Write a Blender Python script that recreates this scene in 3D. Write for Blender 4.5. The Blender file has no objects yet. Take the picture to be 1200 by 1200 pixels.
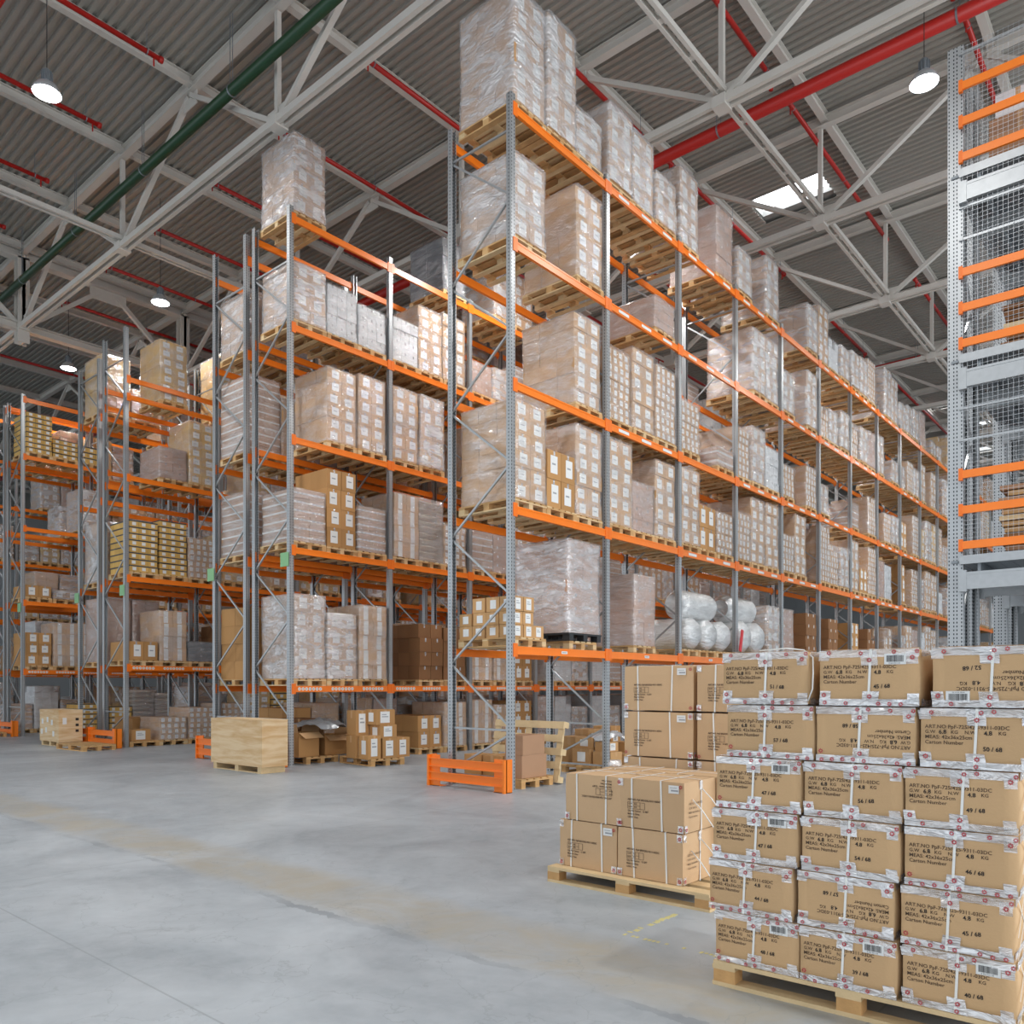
import bpy, math, random
from mathutils import Matrix, Vector, noise
S = bpy.context.scene
COL = S.collection
PI = math.pi

# ------------------------------------------------------------------ camera
cam_d = bpy.data.cameras.new('camera'); cam = bpy.data.objects.new('camera', cam_d); COL.objects.link(cam)
cam.location = (0, 0, 1.6); cam.rotation_euler = (PI/2, 0, 0.7096)
cam_d.sensor_width = 36; cam_d.lens = 36*945.41/1200; cam_d.shift_y = 203.8/1200
cam_d.clip_start = .05; cam_d.clip_end = 300
S.camera = cam
# ------------------------------------------------------------------ light
S.view_settings.view_transform = 'Standard'; S.view_settings.look = 'None'
S.view_settings.gamma = 1; S.view_settings.use_curve_mapping = False
S.view_settings.exposure = 0.42
W = bpy.data.worlds.new('daylight'); S.world = W; W.use_nodes = True
bg = W.node_tree.nodes['Background']; bg.inputs[0].default_value = (.84, .92, 1, 1); bg.inputs[1].default_value = 1.0

def area(name, loc, rot, size, power, color=(1, 1, 1), sy=None, shape='DISK'):
    d = bpy.data.lights.new(name, 'AREA'); d.shape = shape; d.size = size
    if sy: d.size_y = sy
    d.energy = power; d.color = color
    o = bpy.data.objects.new(name, d); COL.objects.link(o); o.location = loc; o.rotation_euler = rot
    return o
LAMP_POWER = 230
# unseen area light added on the right to brighten the aisle-facing sides
area('dock_daylight', (16, 12, 4.6), (0, math.radians(90), 0), 9, 2600, (.93, .97, 1), 26, 'RECTANGLE')

# ------------------------------------------------------------------ helpers
def lin(h):
    h = h.lstrip('#'); c = [int(h[i:i+2], 16)/255 for i in (0, 2, 4)]
    return tuple(x/12.92 if x <= .04045 else ((x+.055)/1.055)**2.4 for x in c) + (1,)

def mat(name, color, rough=.6, metal=0, spec=.5, var=0, nscale=5, bump=0, bscale=40, emit=0, hue=0):
    m = bpy.data.materials.new(name); m.use_nodes = True
    nt = m.node_tree; b = nt.nodes['Principled BSDF']
    c = lin(color) if isinstance(color, str) else color
    b.inputs['Base Color'].default_value = c
    b.inputs['Roughness'].default_value = rough; b.inputs['Metallic'].default_value = metal
    b.inputs['Specular IOR Level'].default_value = spec
    if emit:
        b.inputs['Emission Color'].default_value = c; b.inputs['Emission Strength'].default_value = emit
    N = nt.nodes.new; L = nt.links.new
    if var or bump or hue:
        tc = N('ShaderNodeTexCoord'); 
    if var or hue:
        no = N('ShaderNodeTexNoise'); no.inputs['Scale'].default_value = nscale; no.inputs['Detail'].default_value = 4
        L(tc.outputs['Object'], no.inputs['Vector'])
        hs = N('ShaderNodeHueSaturation'); hs.inputs['Color'].default_value = c
        mr = N('ShaderNodeMapRange'); mr.inputs['To Min'].default_value = 1-var; mr.inputs['To Max'].default_value = 1+var
        L(no.outputs['Fac'], mr.inputs['Value'])
        oi = N('ShaderNodeObjectInfo'); mm = N('ShaderNodeMapRange')
        mm.inputs['To Min'].default_value = 1-hue; mm.inputs['To Max'].default_value = 1+hue
        L(oi.outputs['Random'], mm.inputs['Value'])
        mu = N('ShaderNodeMath'); mu.operation = 'MULTIPLY'; L(mr.outputs[0], mu.inputs[0]); L(mm.outputs[0], mu.inputs[1])
        L(mu.outputs[0], hs.inputs['Value']); L(hs.outputs[0], b.inputs['Base Color'])
    if bump:
        n2 = N('ShaderNodeTexNoise'); n2.inputs['Scale'].default_value = bscale; L(tc.outputs['Object'], n2.inputs['Vector'])
        bp = N('ShaderNodeBump'); bp.inputs['Strength'].default_value = bump; bp.inputs['Distance'].default_value = .01
        L(n2.outputs['Fac'], bp.inputs['Height']); L(bp.outputs[0], b.inputs['Normal'])
    return m

def film(name, lo, hi, tint='#e9ecf0', rough=.16):
    m = bpy.data.materials.new(name); m.use_nodes = True
    nt = m.node_tree; b = nt.nodes['Principled BSDF']; out = nt.nodes['Material Output']
    b.inputs['Base Color'].default_value = lin(tint); b.inputs['Roughness'].default_value = rough
    b.inputs['Specular IOR Level'].default_value = .9
    N = nt.nodes.new; L = nt.links.new
    tc = N('ShaderNodeTexCoord'); oi = N('ShaderNodeObjectInfo')
    ad = N('ShaderNodeVectorMath'); ad.operation = 'ADD'
    L(tc.outputs['Object'], ad.inputs[0])
    sc = N('ShaderNodeMath'); sc.operation = 'MULTIPLY'; sc.inputs[1].default_value = 37; L(oi.outputs['Random'], sc.inputs[0])
    L(sc.outputs[0], ad.inputs[1])
    mp = N('ShaderNodeMapping'); mp.inputs['Rotation'].default_value = (.18, .22, 0); mp.inputs['Scale'].default_value = (1, 1, 3.2)
    L(ad.outputs[0], mp.inputs['Vector'])
    no = N('ShaderNodeTexNoise'); no.inputs['Scale'].default_value = 2.0; no.inputs['Detail'].default_value = 2.5
    no.inputs['Roughness'].default_value = .5; no.inputs['Distortion'].default_value = .6
    L(mp.outputs[0], no.inputs['Vector'])
    mr = N('ShaderNodeMapRange'); mr.inputs['From Min'].default_value = .38; mr.inputs['From Max'].default_value = .66
    mr.inputs['To Min'].default_value = lo; mr.inputs['To Max'].default_value = hi
    L(no.outputs['Fac'], mr.inputs['Value'])
    n2 = N('ShaderNodeTexNoise'); n2.inputs['Scale'].default_value = 4.5; n2.inputs['Detail'].default_value = 4
    n2.inputs['Distortion'].default_value = 1.8; L(mp.outputs[0], n2.inputs['Vector'])
    bp = N('ShaderNodeBump'); bp.inputs['Strength'].default_value = .9; bp.inputs['Distance'].default_value = .05
    L(n2.outputs['Fac'], bp.inputs['Height']); L(bp.outputs[0], b.inputs['Normal'])
    tr = N('ShaderNodeBsdfTransparent'); mx = N('ShaderNodeMixShader')
    gl = N('ShaderNodeBsdfGlossy'); gl.inputs['Roughness'].default_value = rough; gl.inputs['Color'].default_value = (1, 1, 1, 1); L(bp.outputs[0], gl.inputs['Normal'])
    m2 = N('ShaderNodeMixShader'); m2.inputs[0].default_value = .5; L(b.outputs[0], m2.inputs[1]); L(gl.outputs[0], m2.inputs[2])
    L(mr.outputs[0], mx.inputs[0]); L(tr.outputs[0], mx.inputs[1]); L(m2.outputs[0], mx.inputs[2])
    L(mx.outputs[0], out.inputs['Surface'])
    return m

class MB:
    def __init__(s): s.v = []; s.f = []; s.m = []
    def box(s, x0, x1, y0, y1, z0, z1, m=0, M=None, skip=''):
        c = [(x0,y0,z0),(x1,y0,z0),(x1,y1,z0),(x0,y1,z0),(x0,y0,z1),(x1,y0,z1),(x1,y1,z1),(x0,y1,z1)]
        if M is not None: c = [tuple(M @ Vector(p)) for p in c]
        n = len(s.v); s.v += c
        for k, q in zip('btfklr', ((3,2,1,0),(4,5,6,7),(0,1,5,4),(2,3,7,6),(3,0,4,7),(1,2,6,5))):
            if k not in skip: s.f.append(tuple(n+i for i in q)); s.m.append(m)
        return s
    def quad(s, pts, m=0):
        n = len(s.v); s.v += [tuple(p) for p in pts]; s.f.append(tuple(range(n, n+len(pts)))); s.m.append(m); return s
    def bar(s, a, b, w, h, m=0, up=(0,0,1)):
        a = Vector(a); b = Vector(b); d = (b-a); L = d.length; d.normalize(); u = Vector(up)
        if abs(d.dot(u)) > .99: u = Vector((1,0,0))
        r = d.cross(u).normalized(); u = r.cross(d)
        M = Matrix(((r.x,d.x,u.x,a.x),(r.y,d.y,u.y,a.y),(r.z,d.z,u.z,a.z),(0,0,0,1)))
        return s.box(-w/2, w/2, 0, L, -h/2, h/2, m, M)
    def tube(s, pts, r, m=0, n=8, cap=True):
        pts = [Vector(p) for p in pts]; rings = []
        for i, p in enumerate(pts):
            d = (pts[min(i+1, len(pts)-1)]-pts[max(i-1, 0)]).normalized()
            u = Vector((0,0,1)) if abs(d.z) < .9 else Vector((1,0,0))
            a = d.cross(u).normalized(); b = a.cross(d)
            rr = r[i] if isinstance(r, (list, tuple)) else r
            k = len(s.v); rings.append(k)
            for j in range(n):
                t = 2*PI*j/n; s.v.append(tuple(p + a*math.cos(t)*rr + b*math.sin(t)*rr))
        for q in range(len(rings)-1):
            for j in range(n):
                s.f.append((rings[q]+j, rings[q]+(j+1)%n, rings[q+1]+(j+1)%n, rings[q+1]+j)); s.m.append(m)
        if cap:
            s.f.append(tuple(rings[0]+j for j in reversed(range(n)))); s.m.append(m)
            s.f.append(tuple(rings[-1]+j for j in range(n))); s.m.append(m)
        return s
    def add(s, vf, M, m=0):
        n = len(s.v); s.v += [tuple(M @ Vector(p)) for p in vf[0]]
        for f in vf[1]: s.f.append(tuple(n+i for i in f)); s.m.append(m)
        return s
    def mesh(s, name, mats, smooth=False):
        me = bpy.data.meshes.new(name); me.from_pydata(s.v, [], s.f)
        for x in (mats if isinstance(mats, (list, tuple)) else [mats]): me.materials.append(x)
        me.polygons.foreach_set('material_index', s.m)
        if smooth: me.polygons.foreach_set('use_smooth', [True]*len(s.f))
        me.update(); return me
    def obj(s, name, mats, parent=None, loc=(0,0,0), rz=0, smooth=False):
        return put(s.mesh(name, mats, smooth), name, parent, loc, rz)

def put(me, name, parent=None, loc=(0,0,0), rz=0, scale=None, rot=None):
    o = bpy.data.objects.new(name, me); COL.objects.link(o); o.parent = parent; o.location = loc
    if rot is not None: o.rotation_euler = rot
    elif rz: o.rotation_euler = (0, 0, rz)
    if scale: o.scale = scale
    return o
def empty(name, loc=(0,0,0), rz=0):
    o = put(None, name, None, loc, rz); o.empty_display_size = .2; return o
def tag(o, label, cat, group=None, kind=None):
    o['label'] = label
    if cat: o['category'] = cat
    if group: o['group'] = group
    if kind: o['kind'] = kind
    return o
def struct(o, label=None):
    o['kind'] = 'structure'
    if label: o['label'] = label
    return o
def copy_tree(o, parent=None):
    c = o.copy(); COL.objects.link(c); c.parent = parent
    for ch in KIDS.get(o.name, ()): copy_tree(ch, c)
    return c
KIDS = {}

# ------------------------------------------------------------------ materials
M = {}
M['galv'] = mat('galvanised_steel', '#aaadaf', .38, .6, .5, .12, 14)
M['galv_dark'] = mat('weathered_galvanised', '#8b9196', .5, .6, .5, .12, 9)
M['orange'] = mat('orange_paint', '#f67f1c', .35, 0, .5, .05, 6)
M['orange_plate'] = mat('orange_connector', '#f17414', .4)
M['wood'] = mat('pallet_wood', '#cba26f', .75, 0, .3, .22, 9, .3, 60, 0, .15)
M['wood_light'] = mat('fresh_pine', '#d8bd92', .7, 0, .3, .16, 8, .3, 60)
M['block_wood'] = mat('pressed_wood_block', '#c69a66', .8, 0, .3, .2, 14, .3, 80, 0, .1)
M['white_steel'] = mat('white_painted_steel', '#cfcac2', .5, 0, .4, .06, 2)
M['red'] = mat('red_pipe_paint', '#b4231c', .35)
M['green'] = mat('green_pipe_paint', '#1f4028', .35)
M['sign_green'] = mat('green_sign', '#86b884', .5)
M['paper'] = mat('white_paper', '#e4e4e2', .6)
M['ink'] = mat('black_ink', '#4a3a2c', .7)
M['pen'] = mat('marker_ink', '#241f1c', .6)
M['print'] = mat('blue_grey_print', '#9b9ca0', .7)
M['redmark'] = mat('red_tape_mark', '#b02f3c', .5)
M['tape'] = film('clear_tape', .55, .85, '#f4f4f8', .25)
M['strap'] = mat('white_plastic_strap', '#ecebe6', .35)
M['film'] = film('stretch_film', .2, .46, '#fbfcff')
M['film_heavy'] = film('layered_stretch_film', .38, .72, '#fbfcff')
M['film_pink'] = film('stretch_film_worn', .3, .55, '#f6f0ee')
M['wire'] = mat('steel_wire', '#c6c9cc', .4, .4)
M['dark'] = mat('black_cable', '#2b2b2b', .6)
M['black_plastic'] = mat('black_plastic', '#2a2c2e', .5)
M['bubble'] = film('bubble_wrap', .72, .97, '#edf1f2', .35)
K = {'K': '#c09565', 'F': '#bb9064', 'G': '#b18a6c', 'W': '#d9dadb', 'Y': '#d3aa61', 'P': '#b58c74', 'B': '#8d6442', 'D': '#4b4f55', 'S': '#c4b4a0', 'N': '#b98b58', 'L': '#c79f74'}
for k, c in K.items():
    M['k'+k] = mat('carton_board_'+{'K':'kraft','F':'brown','G':'greyed','W':'white','Y':'yellow','P':'rosy','B':'dark','D':'slate','S':'sack','N':'plain','L':'light'}[k], c, .72, 0, .3, .06, 3, 0, 40, 0, .12)

def holes_material():
    m = mat('perforated_upright', '#aaadaf', .38, .6)
    nt = m.node_tree; b = nt.nodes['Principled BSDF']; N = nt.nodes.new; L = nt.links.new
    tc = N('ShaderNodeTexCoord'); sp = N('ShaderNodeSeparateXYZ'); L(tc.outputs['Object'], sp.inputs[0])
    def mth(op, a, bb=None):
        n = N('ShaderNodeMath'); n.operation = op
        for i, q in enumerate((a, bb)):
            if q is None: continue
            if isinstance(q, (int, float)): n.inputs[i].default_value = q
            else: L(q, n.inputs[i])
        return n.outputs[0]
    z = mth('ABSOLUTE', mth('SUBTRACT', mth('FRACT', mth('MULTIPLY', sp.outputs[2], 1/.055)), .5))
    zin = mth('LESS_THAN', z, .24)
    y1 = mth('LESS_THAN', mth('ABSOLUTE', mth('SUBTRACT', mth('ABSOLUTE', sp.outputs[1]), .03)), .0075)
    x1 = mth('LESS_THAN', mth('ABSOLUTE', mth('ADD', sp.outputs[0], .045)), .008)
    h = mth('MULTIPLY', zin, mth('MAXIMUM', y1, x1))
    mx = N('ShaderNodeMix'); mx.data_type = 'RGBA'; mx.inputs[6].default_value = lin('#adb0b2'); mx.inputs[7].default_value = lin('#34383c')
    L(h, mx.inputs[0]); L(mx.outputs[2], b.inputs['Base Color'])
    return m
M['upright'] = holes_material()

def floor_material():
    m = mat('polished_concrete', '#a9b0b8', .42, 0, .5)
    nt = m.node_tree; b = nt.nodes['Principled BSDF']; N = nt.nodes.new; L = nt.links.new
    g = N('ShaderNodeTexCoord'); sp = N('ShaderNodeSeparateXYZ'); L(g.outputs['Object'], sp.inputs[0])
    def mth(op, a, bb=None, c=None):
        n = N('ShaderNodeMath'); n.operation = op
        for i, q in enumerate((a, bb, c)):
            if q is None: continue
            if isinstance(q, (int, float)): n.inputs[i].default_value = q
            else: L(q, n.inputs[i])
        return n.outputs[0]
    def nz(scale, det=6, rough=.6, dist=0, vec=None):
        n = N('ShaderNodeTexNoise'); n.inputs['Scale'].default_value = scale; n.inputs['Detail'].default_value = det
        n.inputs['Roughness'].default_value = rough; n.inputs['Distortion'].default_value = dist
        L(vec or g.outputs['Object'], n.inputs['Vector']); return n.outputs['Fac']
    def mixc(f, a, bcol):
        n = N('ShaderNodeMix'); n.data_type = 'RGBA'
        if isinstance(f, (int, float)): n.inputs[0].default_value = f
        else: L(f, n.inputs[0])
        for i, q in ((6, a), (7, bcol)):
            if isinstance(q, tuple): n.inputs[i].default_value = q
            else: L(q, n.inputs[i])
        return n.outputs[2]
    def ramp(f, a, c):
        n = N('ShaderNodeMapRange'); n.inputs['From Min'].default_value = a; n.inputs['From Max'].default_value = c; L(f, n.inputs['Value']); return n.outputs[0]
    big = ramp(nz(.55, 5, .65, .6), .35, .68)
    col = mixc(big, lin('#8f979e'), lin('#b5bcc2'))
    fine = ramp(nz(6, 8, .7, .3), .3, .75)
    col = mixc(mth('MULTIPLY', fine, .35), col, lin('#c3c9ce'))
    stain = ramp(nz(1.7, 7, .7, 1.2), .60, .74)
    col = mixc(mth('MULTIPLY', stain, .45), col, lin('#7a8287'))
    # brownish repaired strip across the hall
    w = mth('MULTIPLY', mth('SUBTRACT', nz(1.3, 6, .7), .5), .35)
    yy = mth('ADD', sp.outputs[1], w)
    inb = mth('MULTIPLY', ramp(yy, 3.45, 3.62), mth('SUBTRACT', 1, ramp(yy, 4.05, 4.3)))
    patch = ramp(nz(1.1, 6, .75, 1), .32, .6)
    col = mixc(mth('MULTIPLY', mth('MULTIPLY', inb, patch), .85), col, lin('#a9a395'))
    edge = mth('LESS_THAN', mth('ABSOLUTE', mth('SUBTRACT', yy, 3.46)), .035)
    col = mixc(mth('MULTIPLY', mth('MULTIPLY', edge, ramp(nz(.9, 3), .45, .6)), .55), col, lin('#7a8188'))
    # saw-cut joints
    for ax, off, per in ((0, 7.42, 6.2), (1, 8.6, 5.3)):
        fr = mth('FRACT', mth('DIVIDE', mth('ADD', sp.outputs[ax], off+per*20), per))
        jl = mth('LESS_THAN', fr, .006/per*2)
        col = mixc(mth('MULTIPLY', jl, .5), col, lin('#7d858b'))
    # scratches
    mp = N('ShaderNodeMapping'); mp.inputs['Rotation'].default_value = (0, 0, .7); mp.inputs['Scale'].default_value = (1, 14, 1); L(g.outputs['Object'], mp.inputs['Vector'])
    scr = ramp(nz(2.2, 9, .8, 2.5, mp.outputs[0]), .66, .72)
    col = mixc(mth('MULTIPLY', scr, .35), col, lin('#dde1e4'))
    vo = N('ShaderNodeTexVoronoi'); vo.feature = 'DISTANCE_TO_EDGE'; vo.inputs['Scale'].default_value = 1.4
    wv = N('ShaderNodeVectorMath'); wv.operation = 'ADD'; L(g.outputs['Object'], wv.inputs[0])
    nn = N('ShaderNodeTexNoise'); nn.inputs['Scale'].default_value = 2; nn.inputs['Detail'].default_value = 6; L(g.outputs['Object'], nn.inputs['Vector']); L(nn.outputs['Color'], wv.inputs[1])
    L(wv.outputs[0], vo.inputs['Vector'])
    crack = mth('MULTIPLY', mth('LESS_THAN', vo.outputs['Distance'], .006), .3)
    col = mixc(crack, col, lin('#848b90'))
    L(col, b.inputs['Base Color'])
    rg = mth('ADD', mth('MULTIPLY', nz(1.8, 6, .7), .3), .26); L(rg, b.inputs['Roughness'])
    bp = N('ShaderNodeBump'); bp.inputs['Strength'].default_value = .12; bp.inputs['Distance'].default_value = .01
    L(nz(9, 8, .7), bp.inputs['Height']); L(bp.outputs[0], b.inputs['Normal'])
    return m

def ply_material():
    m = mat('plywood', '#d9ba8c', .65, 0, .3, .1, 3)
    nt = m.node_tree; b = nt.nodes['Principled BSDF']; N = nt.nodes.new; L = nt.links.new
    tc = N('ShaderNodeTexCoord'); mp = N('ShaderNodeMapping'); mp.inputs['Scale'].default_value = (1, 1, 7); L(tc.outputs['Object'], mp.inputs['Vector'])
    no = N('ShaderNodeTexNoise'); no.inputs['Scale'].default_value = 1.6; no.inputs['Detail'].default_value = 5; no.inputs['Distortion'].default_value = .5
    L(mp.outputs[0], no.inputs['Vector']); cr = N('ShaderNodeValToRGB')
    cr.color_ramp.elements[0].position = .35; cr.color_ramp.elements[0].color = lin('#cfa878')
    cr.color_ramp.elements[1].position = .6; cr.color_ramp.elements[1].color = lin('#e2c7a0')
    L(no.outputs['Fac'], cr.inputs[0]); L(cr.outputs[0], b.inputs['Base Color'])
    return m
M['ply'] = ply_material()

# ------------------------------------------------------------------ the setting
fl = MB().box(-75, 22, -14, 95, -.2, 0).obj('floor', floor_material()); struct(fl)
yl = MB()
rnd = random.Random(4)
for i in range(26):   # worn yellow paint marks
    t = i/26
    if rnd.random() < .25: continue
    x = -2.83+.02*t + rnd.uniform(-.01, .01); y = 4.42+.62*t
    yl.box(x-.018, x+.018, y, y+.022, 0, .0015)
for i in range(30):
    x = -2.9+.9*i/30
    if rnd.random() < .35: continue
    yl.box(x, x+.02, 4.40+rnd.uniform(-.006, .006), 4.43, 0, .0015)
struct(yl.obj('trim_1', mat('worn_yellow_paint', '#cfc58a', .7)), 'worn yellow floor marking in front of the strapped carton pallets')

deckm = mat('corrugated_deck', '#a5a199', .42, .2, .5, .08, .6)
def deck():
    mb = MB(); P = .2; z0 = 15.62; y = -14.0; X0, X1 = -75, 22
    lights = [(22.3, 23.4), (44.1, 45.2), (49.0, 50.1), (54.1, 55.2)]
    while y < 95:
        segs = [(X0, X1)]
        for a, b in lights:
            if y+P > a and y < b: segs = [(X0, -10.1), (-8.0, X1)] if a < 30 else [(X0, -14), (-12, -10.6), (-8.4, X1)]
        prof = [(0, 0), (.06, 0), (.08, .06), (.16, .06), (.18, 0), (.2, 0)]
        for a, b in segs:
            for (u, w), (u2, w2) in zip(prof, prof[1:]):
                mb.quad([(a, y+u, z0+w), (a, y+u2, z0+w2), (b, y+u2, z0+w2), (b, y+u, z0+w)])
        y += P
    o = mb.obj('ceiling', deckm); struct(o)
    # roof build-up above the deck with the skylight openings cut out
    r = MB()
    ys = [-14, 22.3, 23.4, 44.1, 45.2, 49.0, 50.1, 54.1, 55.2, 95]
    for i, (a, b) in enumerate(zip(ys, ys[1:])):
        segs = [(X0, X1)] if i % 2 == 0 else ([(X0, -10.1), (-8.0, X1)] if a < 30 else [(X0, -14), (-12, -10.6), (-8.4, X1)])
        for p, q in segs: r.box(p, q, a, b, 15.75, 16.0)
    struct(r.obj('ceiling_insulation', mat('roof_insulation', '#9a9a96', .9)))
deck()
sky = mat('skylight_panel', '#f4f8ff', .3, 0, .5, emit=5)
n = 0
for x0, x1, y0, y1 in ((-10.1, -8, 22.3, 23.4), (-14, -12, 44.1, 45.2), (-10.6, -8.4, 44.1, 45.2), (-14, -12, 49, 50.1), (-10.6, -8.4, 49, 50.1), (-10.6, -8.4, 54.1, 55.2), (-14, -12, 54.1, 55.2)):
    n += 1; struct(MB().box(x0, x1, y0, y1, 15.94, 15.97).obj('window_%d' % n, sky), 'bright skylight in the corrugated roof')
wall = mat('pale_wall_panel', '#b9bcbd', .6, 0, .4, .04, 1)
struct(MB().box(-75, 22, 94.6, 95, 0, 15.7).obj('wall_north', wall))
struct(MB().box(-75, -74.6, -14, 95, 0, 15.7).obj('wall_west', wall))

# trusses ------------------------------------------------------------
def truss(Y, label):
    t = empty('roof_truss', (0, Y, 12.93)); tag(t, label, 'roof truss', 'roof trusses')
    w = M['white_steel']; zl, zu = 0.07, 2.35
    xs = [-7.18-3.55*k for k in range(-6, 17)]
    for s in (-1, 1):
        MB().box(-66, 15, s*.09-.045, s*.09+.045, zl-.07, zl+.07).box(-66, 15, s*.09-.01, s*.09+.03, zl+.05, zl+.08).obj('bottom_chord', w, t)
    MB().box(-66, 15, -.095, .095, zu+.04, zu+.06).box(-66, 15, -.095, .095, zu+.26, zu+.28).box(-66, 15, -.015, .015, zu+.06, zu+.26).obj('top_chord', w, t)
    for i, x in enumerate(xs):
        lower = (i % 2 == 0)
        if lower:
            MB().box(x-.05, x+.05, -.05, .05, zl, zu).obj('vertical', w, t)
            MB().box(x-.35, x+.35, -.012, .012, zl-.02, zl+.35).box(x-.14, x+.14, -.16, .16, zl-.11, zl+.1).obj('gusset_plate', w, t)
            for sx in (-1, 1):
                if -65 < x+sx*3.55 < 15:
                    MB().bar((x+sx*.12, 0, zl+.1), (x+sx*3.5, 0, zu-.02), .1, .12, 0, (0, 1, 0)).obj('diagonal', w, t)
        else:
            MB().box(x-.3, x+.3, -.012, .012, zu-.3, zu).obj('gusset_plate', w, t)
    return t
for i, Y in enumerate([-1.3+5.34*k-0.05 for k in range(0, 12)]):
    ords = ['just behind the camera', 'above the foreground floor', 'above the rack ends with the green pipe', 'second beyond the rack ends', 'third beyond the rack ends', 'fourth beyond the rack ends'] + ['%s of the far trusses' % q for q in ('first', 'second', 'third', 'fourth', 'fifth', 'sixth')]
    truss(Y, 'white steel lattice roof truss ' + ords[i])
pur = MB().box(-.08, .08, -14, 95, 0, .02).box(-.08, .08, -14, 95, .2, .22).box(-.015, .015, -14, 95, .02, .2).mesh('roof_purlin', M['white_steel'])
for k in range(-6, 17):
    o = put(pur, 'roof_purlin', None, (-7.18-3.55*k+.12, 0, 15.4))
    side = 'left of' if k > 0 else 'right of'
    tag(o, 'white steel roof purlin under the deck, %s %s the nearest rack front' % ('over' if k == 0 else '%d purlins' % abs(k), '' if k == 0 else side), 'roof beam', 'roof purlins')
    o['label'] = ('white steel roof purlin directly over the nearest rack front' if k == 0 else 'white steel roof purlin, number %d counting %s from the nearest rack front' % (abs(k), 'leftwards' if k > 0 else 'rightwards'))
# longitudinal ties at bottom chord level
for x, lb in ((-7.18, 'above the nearest rack'), (-21.38, 'above the third rack'), (7.0, 'right of the mezzanine')):
    t = MB()
    for s in (-1, 1): t.box(x+s*.08-.035, x+s*.08+.035, -14, 94.5, 13.16, 13.27)
    y = -13
    while y < 93: t.box(x-.1, x+.1, y, y+.12, 13.18, 13.25); y += 1.1
    tag(t.obj('bottom_tie', M['white_steel']), 'white double angle tie running along the roof ' + lb, 'roof tie', 'roof ties')
# girder on the left
g = empty('roof_girder', (-28.6, 0, 12.4)); tag(g, 'deep white lattice girder carrying the trusses at the left', 'girder')
w = M['white_steel']
MB().box(-.17, .17, -14, 95, 2.75, 2.8).box(-.17, .17, -14, 95, 3.22, 3.27).box(-.02, .02, -14, 95, 2.8, 3.22).obj('top_chord', w, g)
MB().box(-.13, .13, -14, 95, .5, .53).box(-.13, .13, -14, 95, .72, .75).box(-.02, .02, -14, 95, .53, .72).obj('bottom_chord', w, g)
for k in range(14):
    y = -1.35+5.34*k
    MB().box(-.17, -.13, y-.17, y+.17, .1, 2.8).box(.13, .17, y-.17, y+.17, .1, 2.8).box(-.13, .13, y-.02, y+.02, .1, 2.8).obj('post', w, g)
    for s in (-1, 1):
        MB().bar((0, y+s*.2, .75), (0, y+s*2.35, 2.6), .13, .13, 0, (1, 0, 0)).obj('brace', w, g)
    MB().box(-.02, .02, y+2.67-.6, y+2.67+.6, 2.35, 2.78).obj('gusset_plate', w, g)

# pipes --------------------------------------------------------------
def hanger(mb, x, y, z, ztop=15.6, d=.05, m=1, ring=.11):
    for s in (-d, d): mb.tube([(x+s, y, z), (x+s, y, ztop)], .008, m, 5)
    mb.tube([(x-.006, y, z), (x+.03, y, z)], ring, m, 12)
gp = MB(); gp.tube([(x, 8.95, 14.0) for x in (-66, 15)], .11, 0, 14); gpo = gp.obj('green_pipe', M['green'], None, smooth=True)
tag(gpo, 'dark green pipe slung below the roof across the racks', 'pipe')
for x in range(-64, 14, 4):
    h = MB(); hanger(h, x+.6, 8.95, 14.0, ring=.118); h.obj('hanger', [M['dark'], M['galv_dark']], gpo)
for Y, Z, lb in ((17.5, 14.6, 'nearer of the thick red pipes crossing the roof'), (5.2, 14.6, 'thick red pipe showing only at the top left corner'), (34.6, 14.5, 'farther of the thick red pipes crossing the roof')):
    p = MB().tube([(-66, Y, Z), (15, Y, Z)], .14, 0, 14).obj('sprinkler_main', M['red'], smooth=True); tag(p, lb, 'pipe', 'red sprinkler mains')
    for x in range(-64, 14, 5):
        h = MB(); hanger(h, x+.35, Y, Z, ring=.148); h.obj('hanger', [M['dark'], M['galv_dark']], p)
rx = [-.7, -3.65, -7.25, -10.4, -13.6, -16.95, -20.05, -23.3, -26.6, -30.2, -33.5, -37]
num = ['first', 'second', 'third', 'fourth', 'fifth', 'sixth', 'seventh', 'eighth', 'ninth', 'tenth', 'eleventh', 'twelfth']
for i, x in enumerate(rx):
    for (a, b, lb) in ((-6, 8.2, 'near'), (10.95, 17.2, 'middle'), (18.15, 25.7, 'far'), (28.8, 34, 'farther'), (36, 50, 'farthest')):
        p = MB().tube([(x, a, 15.0), (x, b, 15.0)], .055, 0, 8)
        for e in (a, b): p.tube([(x, e-.04, 15.0), (x, e+.04, 15.0)], .07, 0, 8)
        if a == 10.95: p.tube([(x, b, 15.0), (x, b, 14.72)], .05, 0, 8)
        o = p.obj('sprinkler_branch', M['red'], smooth=True)
        tag(o, 'thin red sprinkler pipe, %s length of the %s line from the right' % (lb, num[i]), 'pipe', 'red sprinkler branches')
        h = MB()
        for e in (a+.3, (a+b)/2, b-.3): h.tube([(x, e, 15.0), (x, e, 15.6)], .007, 0, 5); h.tube([(x, e-.01, 15.0), (x, e+.01, 15.0)], .066, 0, 8)
        for e in (a+.15, b-.15): h.tube([(x, e, 14.78), (x, e, 15.0)], .018, 1, 6)
        h.obj('hanger', [M['galv_dark'], M['red']], o)

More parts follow.
